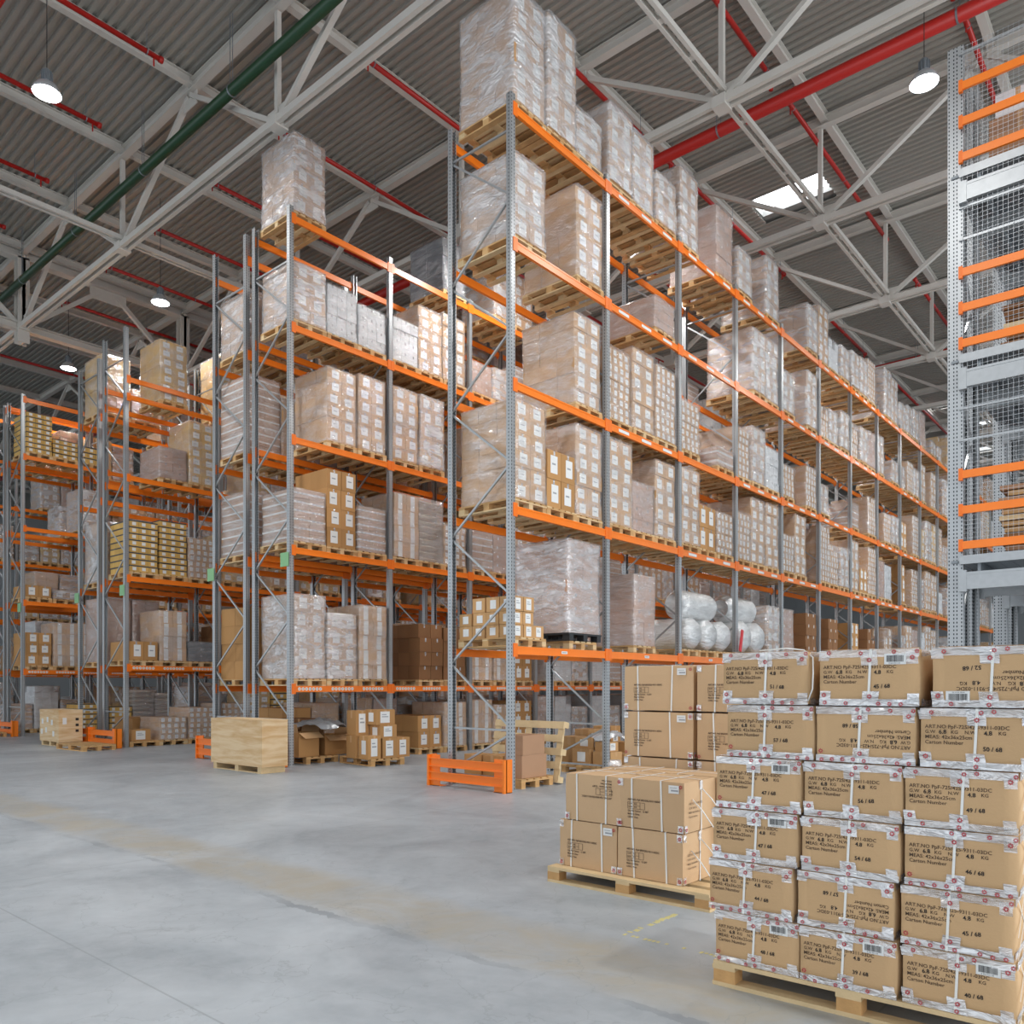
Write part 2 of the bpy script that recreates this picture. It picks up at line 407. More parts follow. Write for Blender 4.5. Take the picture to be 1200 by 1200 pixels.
# lamps --------------------------------------------------------------
glow = mat('lamp_disc', '#ffffff', .4, 0, .5, emit=14)
def lamp(x, y, z, label, pw=1, first=[None]):
    if first[0] is None:
        t = empty('pendant_lamp'); 
        prof = [(.245, 0), (.25, .01), (.235, .06), (.18, .15), (.1, .2), (.085, .22)]
        b = MB(); b.tube([(0, 0, h) for _, h in prof], [r for r, _ in prof], 0, 24, cap=False)
        kids = [b.obj('reflector', mat('lamp_reflector', '#c9cdd0', .3, .5), t, smooth=True)]
        KIDS[kids[0].name] = [MB().tube([(0, 0, .004), (0, 0, .012)], .232, 0, 24).obj('diffuser', glow, kids[0])]
        k = MB().tube([(0, 0, .2), (0, 0, .24), (0, 0, .42), (0, 0, .46)], [.09, .075, .075, .04], 0, 14)
        for j in range(10):
            a = j*PI/5; k.box(.07, .1, -.006, .006, .23, .4, 0, Matrix.Rotation(a, 4, 'Z'))
        kids.append(k.obj('driver_housing', M['galv_dark'], t))
        kids.append(MB().tube([(0, 0, .46), (0, 0, 3.0)], .008, 0, 5).obj('cable', M['dark'], t))
        KIDS[t.name] = kids; first[0] = t; o = t
    else: o = copy_tree(first[0])
    o.location = (x, y, z); tag(o, label, 'lamp', 'pendant high-bay lamps')
    l = area('lamp_light', (x, y, z-.03), (0, 0, 0), .44, LAMP_POWER*pw, (1, .99, .97)); 
lamp(-3.89, 16.08, 12.6, 'glowing pendant lamp beside the mezzanine at the right')
lamp(-16.32, 5.74, 12.6, 'glowing pendant lamp at the top left, biggest of the left ones')
lamp(-22.76, 11.0, 12.6, 'glowing pendant lamp left of the second rack top', .55)
lamp(-29.89, 11.2, 12.6, 'small glowing pendant lamp farthest left above the leftmost rack', .6)
for i, (x, y) in enumerate([(-3.9, 4.5), (-3.9, 27), (-11.6, 14.5), (-11.6, 24), (-18.9, 27), (-9.5, -3), (2.5, 5), (-26.3, 30), (-3.9, 39)]):
    lamp(x, y, 12.6, 'glowing pendant lamp outside the picture, %s of the unseen ones' % num[i])

# ------------------------------------------------------------------ racks
Y0, BAY, DEP = 9.35, 2.591, 1.357
def post_mesh(h):
    b = MB()   # open C section, web at x=0 facing +x
    b.box(-.004, 0, -.05, .05, .01, h).box(-.09, -.004, -.05, -.046, .01, h).box(-.09, -.004, .046, .05, .01, h)
    b.box(-.094, -.09, -.05, -.03, .01, h).box(-.094, -.09, .03, .05, .01, h).box(-.12, .03, -.075, .075, 0, .012)
    return b.mesh('upright', M['upright'])
def brace_mesh(h, d):
    b = MB(); zs = [.18, .92]; z = .92; side = 0
    for q in (.18, .92): b.bar((-.05, 0, q), (-d+.05, 0, q), .03, .03)
    a = (-d+.05, .24)
    b.bar((-.05, 0, .86), (-d+.05, 0, .24), .03, .03)
    while z+1.02 < h-.1:
        p = (-.05 if side == 0 else -d+.05, 0, z+.04); q = (-d+.05 if side == 0 else -.05, 0, z+1.02)
        b.bar(p, q, .03, .03); z += 1.02; side ^= 1
    b.bar((-.05, 0, z+.02), (-d+.05, 0, z+.02), .03, .03)
    return b.mesh('frame_brace', M['galv'])
def beam_mesh(kind):
    b = MB(); L = BAY-.1
    b.box(-.045, 0, 0, L, -.125, 0)
    b.box(0, .006, .02, L-.02, -.125, -.10).box(0, .006, .02, L-.02, -.025, 0)
    for y in (0, L): b.box(-.005 if 0 else -.01, .012, y-.048 if y else -.048, y+.048, -.165, .045, 1)
    if kind == 'tag': b.box(.006, .0075, L*.5-.08, L*.5+.08, -.085, -.04, 2).box(.0075, .008, L*.5-.06, L*.5+.06, -.07, -.055, 3)
    return b.mesh('beam', [M['orange'], M['orange_plate'], M['paper'], M['print']])
def sign_strip(kind, i):
    b = MB()
    if kind == 'strip': y = .28+i*.78; b.box(.006, .0075, y, y+.34, -.09, -.035, 0)
    else:
        y = .1+i*.82; b.box(.0062, .0068, y-.01, y+.6, -.1, -.024, 2)
        for j in range(7):
            y = .13+i*.82+j*.085
            b.quad([(.0072, y+.036*math.cos(t*PI/4), -.062+.036*math.sin(t*PI/4)) for t in range(8)], 0)
            b.quad([(.0078, y+.016*math.cos(t*PI/3), -.062+.016*math.sin(t*PI/3)) for t in range(6)], 1)
    return b.mesh('load_sign', [M['paper'], M['print'], M['orange']])
BEAM = {k: beam_mesh(k) for k in ('plain', 'tag')}
SIGNS = {k: [sign_strip(k, i) for i in range(3)] for k in ('strip', 'discs')}
NUM = ['first', 'second', 'third', 'fourth', 'fifth', 'sixth', 'seventh', 'eighth', 'ninth', 'tenth', 'eleventh', 'twelfth', 'thirteenth', 'fourteenth', 'fifteenth', 'sixteenth']
LVN = ['first', 'second', 'third', 'fourth', 'top']
def rack(X, nb, levels, h, label, skip=(), flip=False, discs=True, near=4):
    """X: plane of the front web; the rack reaches back to X-DEP."""
    t = empty('pallet_rack', (X, Y0, 0)); tag(t, label, 'rack', 'pallet racks')
    pm = post_mesh(h); bm = brace_mesh(h, DEP)
    for i in range(nb+1):
        put(pm, 'upright', t, (0, i*BAY, 0)); put(pm, 'upright', t, (-DEP, i*BAY, 0), PI)
        put(bm, 'frame_brace', t, (0, i*BAY, 0))
    cnt = 0; rest = []
    for i in range(nb):
        for l, z in enumerate(levels):
            if (i, l) in skip: continue
            kd = 'discs' if (l == 0 and discs) else ('tag' if l == 0 else ('strip' if (i > 0 and (i*3+l) % 4) and not discs else 'plain'))
            for k, (x, r) in enumerate(((0, 0), (-DEP, PI))):
                y = i*BAY+.05 + (BAY-.1 if k else 0)
                if cnt < 100:
                    o = put(BEAM['tag' if kd == 'tag' and not k else 'plain'], 'beam', t, (x, y, z), r); cnt += 1
                    if not k and kd in SIGNS and i < 9:
                        for q in SIGNS[kd]: put(q, 'load_sign', o)
                else: rest.append((x, y, z, r))
    if rest:
        b = MB(); src = BEAM['plain']; vf = ([v.co[:] for v in src.vertices], [tuple(p.vertices) for p in src.polygons])
        for x, y, z, r in rest: b.add(vf, Matrix.Translation((x, y, z)) @ Matrix.Rotation(r, 4, 'Z'))
        o = b.obj('beam', [M['orange']], t); o['kind'] = 'stuff'
    return t
L1 = [2.21, 4.36, 6.27, 8.42, 10.49]; L2 = [1.60, 4.38, 6.59, 8.84, 11.02]; L2b = [1.6, 4.3, 6.5, 8.7, 10.7]
L3 = [2.13, 4.45, 7.06, 9.16, 9.62]; L4 = [2.11, 4.31, 6.68, 8.97, 10.8]
X1, X2, X3, X4 = -8.01, -13.83, -21.18, -28.55; GAP = .25
rack(X1, 15, L1, 10.66, 'tallest nearest orange and grey pallet rack row at the picture centre', discs=False)
r2 = rack(X2, 9, L2, 11.2, 'second orange and grey rack row left of the nearest one')
rack(X2-DEP-GAP, 9, L2b, 11.2, 'rack row standing back to back behind the second row')
r3 = rack(X3, 8, L3, 10.9, 'third rack row with an empty double beam near its top', skip=[(i, 4) for i in range(3, 8)])
rack(X3-DEP-GAP, 8, L4[:4], 10.5, 'rack row standing back to back behind the third row')
r4 = rack(X4, 8, L4, 10.9, 'leftmost full rack row with many empty levels')
rack(X4-DEP-GAP, 6, L4, 10.9, 'rack row back to back behind the leftmost full row')
rack(-37.2, 8, L4, 10.9, 'farthest rack row at the left edge')
def sign(parent, x, z, d=0): 
    MB().box(x-.28, x, -.075, -.068, z-.14, z+.14, 0).obj('sign_plate', M['sign_green'], parent)
sign(r2, .0, 4.13); sign(r3, .02, 4.08); sign(r4, 0, 4.1)
for r in bpy.data.objects:
    if r.name.startswith('pallet_rack') and r.get('label', '').startswith('rack row'):
        sign(r, -DEP+.1, 4.08)

def guard(X, label, dep=DEP):
    t = empty('rack_end_guard', (X, Y0-.33, 0)); tag(t, label, 'guard rail', 'orange rack end guards')
    for z in (.16, .38):
        b = MB(); b.box(-dep-.12, .1, -.012, 0, z-.07, z+.07).box(-dep-.12, .1, -.04, -.012, z+.055, z+.07).box(-dep-.12, .1, -.04, -.012, z-.07, z-.055)
        b.obj('rail', M['orange'], t)
    for x in (.13, -dep-.13):
        b = MB(); b.box(x-.02, x+.02, -.045, .14, 0, .5).box(x-.22 if x > 0 else x-.02, x+.02 if x > 0 else x+.22, 0, .02, 0, .5).box(x-.24 if x > 0 else x-.02, x+.02 if x > 0 else x+.24, 0, .14, 0, .01)
        b.obj('end_post', M['orange'], t)
guard(X1, 'orange two-rail floor guard before the nearest rack end')
guard(X2, 'orange floor guard behind the plywood crate at the second rack end')
guard(X2-DEP-GAP, 'orange floor guard left of the plywood crate')
guard(X3, 'orange floor guard beside the flat empty pallet')
guard(X3-DEP-GAP, 'orange floor guard behind the labelled plywood box')
guard(X4, 'orange floor guard at the leftmost rack end')

# ------------------------------------------------------------------ pallets
def pallet_parts(L=1.2, Wd=.8, h=.144):
    """long side along x; returns lists of boxes per part"""
    deck = [(-L/2, L/2, y-.06, y+.06, h-.022, h) for y in (-Wd/2+.06, -Wd/4+.03, 0, Wd/4-.03, Wd/2-.06)]
    cross = [(x-.06, x+.06, -Wd/2, Wd/2, h-.044, h-.022) for x in (-L/2+.06, 0, L/2-.06)]
    blk = [(x-.06, x+.06, y-.05, y+.05, .022, h-.044) for x in (-L/2+.06, 0, L/2-.06) for y in (-Wd/2+.05, 0, Wd/2-.05)]
    bot = [(-L/2, L/2, y-.05, y+.05, 0, .022) for y in (-Wd/2+.05, 0, Wd/2-.05)]
    return deck, cross, blk, bot
def jit(rd, b, a=.006):
    x0, x1, y0, y1, z0, z1 = b; return (x0+rd.uniform(-a, a), x1+rd.uniform(-a, a), y0+rd.uniform(-a, a)/2, y1+rd.uniform(-a, a)/2, z0, z1)
def pallet_mesh(seed):
    rd = random.Random(seed); b = MB()
    for p in pallet_parts():
        for q in p: b.box(*jit(rd, q), rd.choice((0, 0, 1)))
    return b.mesh('wooden_pallet', [M['wood'], M['wood_light']])
PAL = [pallet_mesh(i) for i in range(4)]
PAL.append(None)
PH = .146
def fine_pallet(x, y, rz, label, L=1.2, Wd=.8, h=.144, z=0, m='wood'):
    t = empty('wooden_pallet', (x, y, z), rz); tag(t, label, 'pallet', 'wooden pallets on the floor')
    rd = random.Random(label)
    for nm, ps in zip(('deck_board', 'cross_board', 'block', 'bottom_board'), pallet_parts(L, Wd, h)):
        for q in ps: MB().box(*jit(rd, q, .004)).obj(nm, M[m if nm != 'block' else 'block_wood'], t)
    return t

# ------------------------------------------------------------------ goods
STY = {  # carton size (depth x, width y, height z), material, film, label on aisle side, words
 'K': ((.39, .39, .27), 'kK', 'film', 1, 'labelled kraft cartons'),
 'F': ((.39, .39, .32), 'kF', 'film_heavy', 1, 'brown cartons, heavy film'),
 'G': ((.58, .39, .17), 'kG', 'film_pink', 2, 'low band-taped cartons'),
 'W': ((.39, .26, .22), 'kW', 'film', 0, 'white cartons in film'),
 'Y': ((.39, .39, .24), 'kY', 'film', 1, 'yellowish cartons'),
 'T': ((.29, .26, .17), 'kY', None, 3, 'dark-banded yellow cartons'),
 'P': ((.58, .39, .21), 'kP', 'film_pink', 0, 'rosy cartons in film'),
 'B': ((.39, .39, .31), 'kB', None, 0, 'dark brown cartons'),
 'D': ((.58, .78, .2), 'kD', 'film', 0, 'slate trays in film'),
 'N': ((.58, .39, .4), 'kN', None, 1, 'plain brown cartons'),
 'L': ((.39, .39, .35), 'kL', 'film', 4, 'white-papered cartons'),
 'S': ((1.12, .74, .15), 'kS', 'film_pink', 5, 'stacked pale sacks'),
 'X': ((.29, .195, .15), 'kK', 'film', 1, 'many small cartons'),
}
def carton_vf(b, sx, sy, sz, lab, rd, o=(0, 0, 0), mats=(0, 1, 2, 3)):
    x, y, z = o; e = .004
    if lab == 5:   # sack: soft pillow
        nx, ny = 8, 6; k = len(b.v)
        for s in (-1, 1):
            for i in range(nx+1):
                for j in range(ny+1):
                    u = i/nx*2-1; v = j/ny*2-1
                    w = (1-abs(u)**4)**.5*(1-abs(v)**4)**.5
                    b.v.append((x+u*sx/2*(1-.03*abs(v)**3), y+v*sy/2*(1-.04*abs(u)**3), z+sz/2+s*w*sz*.56+rd.uniform(-.004, .004)))
        for s in (0, 1):
            for i in range(nx):
                for j in range(ny):
                    a = k+s*(nx+1)*(ny+1)+i*(ny+1)+j; q = (a, a+1, a+ny+2, a+ny+1)
                    b.f.append(q if s == 0 else q[::-1]); b.m.append(0)
        return
    b.box(x-sx/2+e, x+sx/2-e, y-sy/2+e, y+sy/2-e, z+.001, z+sz-.002, 0)
    # closing tape down the end and over the top
    if lab in (1, 4, 0): b.box(x+sx/2-e, x+sx/2-e+.001, y-.022, y+.022, z+sz*.72, z+sz-.003, 2)
    if lab == 1:
        oy = rd.uniform(-.02, .03)*sy/.39
        b.box(x+sx/2-e+.001, x+sx/2-e+.002, y+oy-.09*sy/.39, y+oy+.1*sy/.39, z+sz*.2, z+sz*.82, 1)
        b.box(x+sx/2-e+.002, x+sx/2-e+.0025, y+oy-.05*sy/.39, y+oy+.05*sy/.39, z+sz*.5, z+sz*.56, 3)
    if lab == 2:
        for q in (.12,): b.box(x-sx/2+.001, x+sx/2-.001, y-sy/2+.001, y+sy/2-.001, z+sz*.42, z+sz*.64, 1, skip='bt')
        for i in range(3): b.box(x+sx/2-.001, x+sx/2, y-.12+i*.1, y-.07+i*.1, z+sz*.46, z+sz*.6, 3)
    if lab == 3: b.box(x-sx/2+.001, x+sx/2-.001, y-sy/2+.001, y+sy/2-.001, z+sz*.8, z+sz*.99, 3, skip='bt'); b.box(x+sx/2-e+.003, x+sx/2-e+.005, y-.05, y+.05, z+sz*.2, z+sz*.7, 1)
    if lab == 4: b.box(x+sx/2-e+.001, x+sx/2-e+.002, y-.07, y+.06, z+.01, z+sz*.95, 1)
TM = {}
def unit_carton(st):
    if st not in TM:
        (sx, sy, sz), m, f, lab, _ = STY[st]
        res = []
        for k in range(2):
            b = MB(); carton_vf(b, sx, sy, sz, lab, random.Random(k))
            res.append(b.mesh('carton', [M[m], M['paper'], M['tape'], M['kD'] if lab == 3 else M['print']], smooth=(lab == 5)))
        TM[st] = res
    return TM[st]
BM = {}
STUFF_P = MB(); STUFF_L = MB(); SMATS = []
def SM_IDX(m):
    if m not in SMATS: SMATS.append(m)
    return SMATS.index(m)
def block_mesh(st, rows, var):
    key = (st, rows, var)
    if key not in BM:
        (sx, sy, sz), m, f, lab, _ = STY[st]; rd = random.Random(str(key)); b = MB()
        nx, ny = max(1, round(1.17/sx)), max(1, round(.78/sy))
        for r in range(rows):
            jx, jy = rd.uniform(-.012, .012), rd.uniform(-.008, .008)
            for i in range(nx):
                for j in range(ny):
                    if r == rows-1 and rows > 2 and var == 1 and rd.random() < .3: continue
                    carton_vf(b, sx, sy, sz, lab, rd, ((i-(nx-1)/2)*sx+jx+rd.uniform(-.006, .006), (j-(ny-1)/2)*sy+jy, r*sz))
        BM[key] = b.mesh('carton_stack', [M[m], M['paper'], M['paper'], M['kD'] if lab == 3 else M['print']], smooth=(lab == 5))
    return BM[key]
FM = {}
def film_mesh(kind, var, D=1.2, Wd=.79, H=1.4):
    key = (kind, var, D, Wd)
    if key in FM: return FM[key]
    b = MB(); nx, ny, nz = 16, 11, 20; off = Vector((var*7.3, len(kind)*3.1, 0)); amp = {'film': .010, 'film_heavy': .015, 'film_pink': .011}.get(kind, .02)
    idx = {}
    def vert(x, y, z):
        k = (round(x*nx), round(y*ny), round(z*nz))
        if k in idx: return idx[k]
        px, py, pz = (x-.5)*D, (y-.5)*Wd, z*H
        # pull the vertical corners in a little and ruffle the surface
        cx, cy = abs(x-.5)*2, abs(y-.5)*2
        rr = 1-.02*(cx**8)*(cy**8)
        q = Vector((px, py, pz))+off
        n = noise.noise_vector(Vector((q.x*3.2, q.y*3.2, q.z*7)))*amp + noise.noise_vector(Vector((q.x*9, q.y*9, q.z*15)))*amp*.5
        tb = 1+.012*math.sin(pz*4+var)
        nrm = Vector((px if cx > .97 else 0, py if cy > .97 else 0, .1 if z > .97 else 0))
        nrm = nrm.normalized() if nrm.length else nrm
        dv = abs(n.x+n.y)*1.0+.001
        p = Vector((px*rr*tb, py*rr*tb, pz))+nrm*dv
        if z < .03: p.z = pz+.002; p.x *= 1.004; p.y *= 1.004
        idx[k] = len(b.v); b.v.append(tuple(p)); return idx[k]
    def face(a): b.f.append(a); b.m.append(0)
    for i in range(nx):
        for k in range(nz):
            for y, fl_ in ((0, 0), (1, 1)):
                q = [vert(i/nx, y, k/nz), vert((i+1)/nx, y, k/nz), vert((i+1)/nx, y, (k+1)/nz), vert(i/nx, y, (k+1)/nz)]
                face(tuple(q if not fl_ else q[::-1]))
    for j in range(ny):
        for k in range(nz):
            for x, fl_ in ((0, 1), (1, 0)):
                q = [vert(x, j/ny, k/nz), vert(x, (j+1)/ny, k/nz), vert(x, (j+1)/ny, (k+1)/nz), vert(x, j/ny, (k+1)/nz)]
                face(tuple(q if not fl_ else q[::-1]))
    for i in range(nx):
        for j in range(ny):
            face((vert(i/nx, j/ny, 1), vert((i+1)/nx, j/ny, 1), vert((i+1)/nx, (j+1)/ny, 1), vert(i/nx, (j+1)/ny, 1)))
    FM[key] = b.mesh('stretch_film', M[kind], smooth=True); return FM[key]

KINDW = {'S': ('sack_stack', 'sacks'), 'D': ('tray_stack', 'trays')}
def load(st, x, y, z, h, where, near, rz=0, rd=None, group='loads on the racks', fm=None, words=None, cut=0, wy=1, merge=False):
    """goods on a pallet whose top is at z; x,y centre; h height of the goods"""
    (sx, sy, sz), m, f, lab, wd = STY[st]; rd = rd or random.Random(where)
    if fm is not None: f = fm or None
    rows = max(1, round(h/sz)); zs = h/(rows*sz)
    if merge:
        T = Matrix.Translation((x, y, z)) @ Matrix.Rotation(rz, 4, 'Z') @ Matrix.Diagonal((.975, .968, zs, 1))
        me = block_mesh(st, rows, rd.randrange(2)); base = SM_IDX(M[m])
        n0 = len(STUFF_L.v); STUFF_L.v += [tuple(T @ q.co) for q in me.vertices]
        for q in me.polygons: STUFF_L.f.append(tuple(n0+i for i in q.vertices)); STUFF_L.m.append((base, SM_IDX(M['paper']), SM_IDX(M['paper']), SM_IDX(M['print']))[q.material_index])
        if f:
            fm_ = film_mesh(f, rd.randrange(4)); T2_ = T @ Matrix.Diagonal((1.012, 1.015, (h+.012)/1.4/zs, 1))
            STUFF_L.add(([q.co[:] for q in fm_.vertices], [tuple(q.vertices) for q in fm_.polygons]), T2_, SM_IDX(M[f]))
        return
    nm, cat = KINDW.get(st, ('carton_stack', 'cartons'))
    if f and nm == 'carton_stack': nm = 'wrapped_carton_stack'
    label = (words or wd)+', '+where
    if near:
        t = empty(nm, (x, y, z), rz); t.scale = (.975, .968*wy, 1)
        um = unit_carton(st); nx, ny = max(1, round(1.17/sx)), max(1, round(.78/sy))
        for r in range(rows):
            jx, jy = rd.uniform(-.015, .015), rd.uniform(-.01, .01)
            for i in range(nx):
                for j in range(ny):
                    if r == rows-1 and cut and (j == 0 if cut == 1 else i == 0): continue
                    o = put(um[rd.randrange(2)], 'sack' if lab == 5 else ('tray' if st == 'D' else 'carton'), t, ((i-(nx-1)/2)*sx+jx+rd.uniform(-.006, .006), (j-(ny-1)/2)*sy+jy, r*sz*zs), 0, (1, 1, zs))
    else:
        t = put(block_mesh(st, rows, rd.randrange(2)), nm, None, (x, y, z), rz, (.975, .968*wy, zs))
    tag(t, label, cat, group)
    if f:
        hh = rows*sz
        fz = (h+.012)/1.4 if near else (h+.012)/1.4/zs
        put(film_mesh(f, rd.randrange(4)), 'stretch_film', t, (0, 0, 0), 0, (1.012, 1.015, fz))
    return t
def pal(x, y, z, where, rz=0, rd=None, black=False):
    rd = rd or random.Random(where)
    o = put(PAL[rd.randrange(4)], 'wooden_pallet', None, (x, y, z), rz)
    tag(o, 'wooden pallet, '+where, 'pallet', 'wooden pallets in the racks'); return o
SLOTN = ['near', 'middle', 'far']
HIDE = set()
def fill(rid, X, rname, levels, table, nb, nearb, gen, seed, back=False, ground=True):
    """table[level][slot] = (style, total height)"""
    rd = random.Random(seed)
    for l in range(-1, len(levels)):
        for s in range(nb*3):
            bay, k = divmod(s, 3)
            e = table.get(l, {}).get(s)
            rs = random.Random('%s%d.%d' % (rid, l, s))
            if e is None and s >= gen.get(l, gen.get('*', 999)):
                top = (levels[l+1] if l+1 < len(levels) else levels[l]+2.2)-(levels[l] if l >= 0 else 0)-.3
                st = rs.choice(GENS[rid] if rid in GENS else 'KKFFFXPYW')
                if rs.random() < (.88 if l < len(levels)-1 else .7): e = (st, min(top, rs.uniform(.95, 1.75)))
            if not e or (rid, l, s) in HIDE: continue
            st, h = e[0], e[1]; cut = e[2] if len(e) > 2 else 0
            h = min(h, ((levels[l+1] if l+1 < len(levels) else 99)-(levels[l] if l >= 0 else 0)-.23))
            yc = Y0+bay*BAY+.08+.405+.81*k; xc = X-DEP/2+(-.03 if back else .03)+rs.uniform(-.02, .02) if rid != 'c' else X-DEP/2
            z = levels[l]+.002 if l >= 0 else 0
            lev = LVN[l]+' level' if l >= 0 else 'floor level'
            where = '%s of %s, %s bay, %s place' % (lev, rname, NUM[bay], SLOTN[k])
            py = yc+rs.uniform(-.01, .01); vp = vis('p', rid, l, s); k4 = rs.randrange(4)
            if vp == 'i': pal(xc, py, z, where, 0, rs)
            elif vp == 's': STUFF_P.add(([q.co[:] for q in PAL[k4].vertices], [tuple(q.vertices) for q in PAL[k4].polygons]), Matrix.Translation((xc, py, z)))
            vl = vis('l', rid, l, s)
            near = bay < nearb
            if vl == '-': continue
            load(st, xc+rs.uniform(-.01, .03), yc+rs.uniform(-.01, .01), z+PH, h-PH, where, near, rs.uniform(-.006, .006)+(PI if back else 0), rs, 'loads in '+rname, cut=cut, merge=(vl == 's'))
# goods that show: KEEP = things of their own, FEW = small far ones gathered into one; the rest is fully hidden
KEEP = {
 ('l', 'a'): {0: [4, 11, 12, 14, 16, 18, 20, 22, 24, 25, 26, 27, 28, 38], 1: [0, 1, 2, 3, 4, 5, 6, 7, 8, 9, 10, 11, 12, 13, 15, 16, 17, 18, 19, 20, 21, 22, 24, 26, 27, 28, 29, 36, 37, 38, 39], 2: [2, 3, 4, 5, 6, 8, 9, 10, 11, 12, 14, 15, 18, 20, 22, 23, 24, 26, 27, 28], 3: [0, 2, 5, 10, 11, 12, 14, 15, 16, 17, 18, 19, 20, 21, 23, 24, 25, 26, 27, 29, 36, 38, 39, 40], 4: [0, 1, 2, 3, 4, 5, 6, 8, 9, 11, 14, 15, 16, 17, 18, 19, 20, 22, 23, 24, 25, 26, 27, 29, 32, 36, 37, 38, 39]},
 ('l', 'b'): {-1: [4, 5, 6, 7, 8, 9, 10, 11, 12, 13, 15, 16], 0: [0, 1, 2, 4, 5, 6, 7, 8, 10, 11, 12, 13, 15], 1: [0, 1, 2, 3, 4, 5, 6, 7, 8, 12, 13, 14, 15, 16, 17, 19, 20, 21, 22, 24, 25, 26], 2: [1, 2, 3, 4, 6, 20], 3: [0, 1, 2, 3, 4, 5, 6, 7, 8], 4: [0, 5, 7, 8, 10, 13, 19, 21, 22, 26]},
 ('l', 'b2'): {-1: [1, 2, 3, 4, 5, 6, 9, 15, 16, 17, 18], 0: [0, 6], 1: [0, 1, 2, 3, 4, 6, 7], 2: [0, 1, 2, 3, 4, 5, 6], 3: [0, 1, 3, 6], 4: [6, 7, 8, 9, 10]},
 ('l', 'c'): {-1: [1, 2, 3, 4, 5, 7, 12, 13, 15, 16, 19], 0: [0, 1, 2, 3, 10, 11], 1: [0, 1, 2, 3, 5, 6, 7, 9, 10, 12, 13, 14, 15], 2: [1, 2, 4, 5], 3: [1, 3]},
 ('l', 'c2'): {-1: [1, 3, 4, 11, 12], 0: [0, 1, 3, 4], 1: [0, 1, 4], 3: [0, 1]},
 ('l', 'd'): {-1: [1, 2, 3, 4, 5, 6, 7], 0: [0, 1, 2], 1: [0, 1, 3, 5, 6, 7, 8], 2: [2, 4, 5, 6, 7], 3: [0, 1, 2]},
 ('l', 'd2'): {-1: [0, 1, 2, 3], 0: [1], 1: [1, 2, 3, 5], 2: [2, 4], 3: [1, 2, 3, 4], 4: [6, 7]},
 ('l', 'd3'): {-1: [2, 4, 5, 7, 8, 9], 0: [2, 3], 1: [3, 4, 5], 2: [2, 3, 4, 5, 6], 3: [4, 5, 7, 8, 9, 11]},
 ('p', 'a'): {0: [4], 1: [0, 1, 2, 3, 4, 5, 6, 7, 8, 9, 10, 11, 12, 13, 15, 16, 17, 18, 19, 20, 21, 22, 24, 26, 27, 28, 29, 30, 32, 37, 41, 44], 2: [2, 3, 4, 5, 6, 8, 9, 10, 11, 12, 14, 15, 18, 20, 22, 23, 24, 26, 27, 28, 29, 30, 40, 41, 43], 3: [0, 2, 5, 10, 11, 12, 14, 15, 16, 17, 18, 19, 20, 21, 23, 24, 25, 26, 27, 29, 31, 38], 4: [0, 1, 2, 3, 4, 5, 6, 8, 9, 11, 14, 15, 16, 17, 18, 19, 20, 22, 23, 24, 25, 26, 27, 29, 30, 32, 38, 39, 41]},
 ('p', 'b'): {-1: [4, 5, 6, 7, 13], 0: [0, 1, 2, 4, 5, 6, 7, 8, 10, 11, 12, 13], 1: [0, 1, 2, 3, 4, 5, 6, 7, 8, 16, 17, 18], 2: [1, 2, 3, 4, 6], 3: [0, 1, 2, 3, 4, 5, 6, 7, 9, 21, 22], 4: [0, 5, 7, 8, 21]},
 ('p', 'b2'): {0: [0, 1, 3, 4], 1: [0, 1, 2, 3, 4, 5, 6, 7, 8, 9, 10, 21], 2: [0, 1, 2, 3, 4, 5, 7, 8, 9, 10, 11, 12, 18], 3: [0, 1, 6, 7], 4: [8, 9]},
 ('p', 'c'): {-1: [1, 2], 0: [0, 1, 2], 1: [0, 1, 2, 3, 5, 6, 7, 9, 10, 12, 13, 14], 2: [1, 2], 3: [1, 3]},
 ('p', 'c2'): {0: [0, 4], 1: [0, 1, 2, 3, 4, 5, 13], 3: [0, 1]},
 ('p', 'd'): {0: [0, 1], 1: [0, 1, 5, 6, 7], 2: [2], 3: [0, 1, 2]},
 ('p', 'd2'): {-1: [0, 1], 0: [1], 2: [2, 3], 3: [1, 2, 3, 4, 6, 7, 8, 9], 4: [6]},
 ('p', 'd3'): {1: [3, 4, 5, 6, 11], 2: [2, 3, 4, 5, 6], 3: [4]},
}
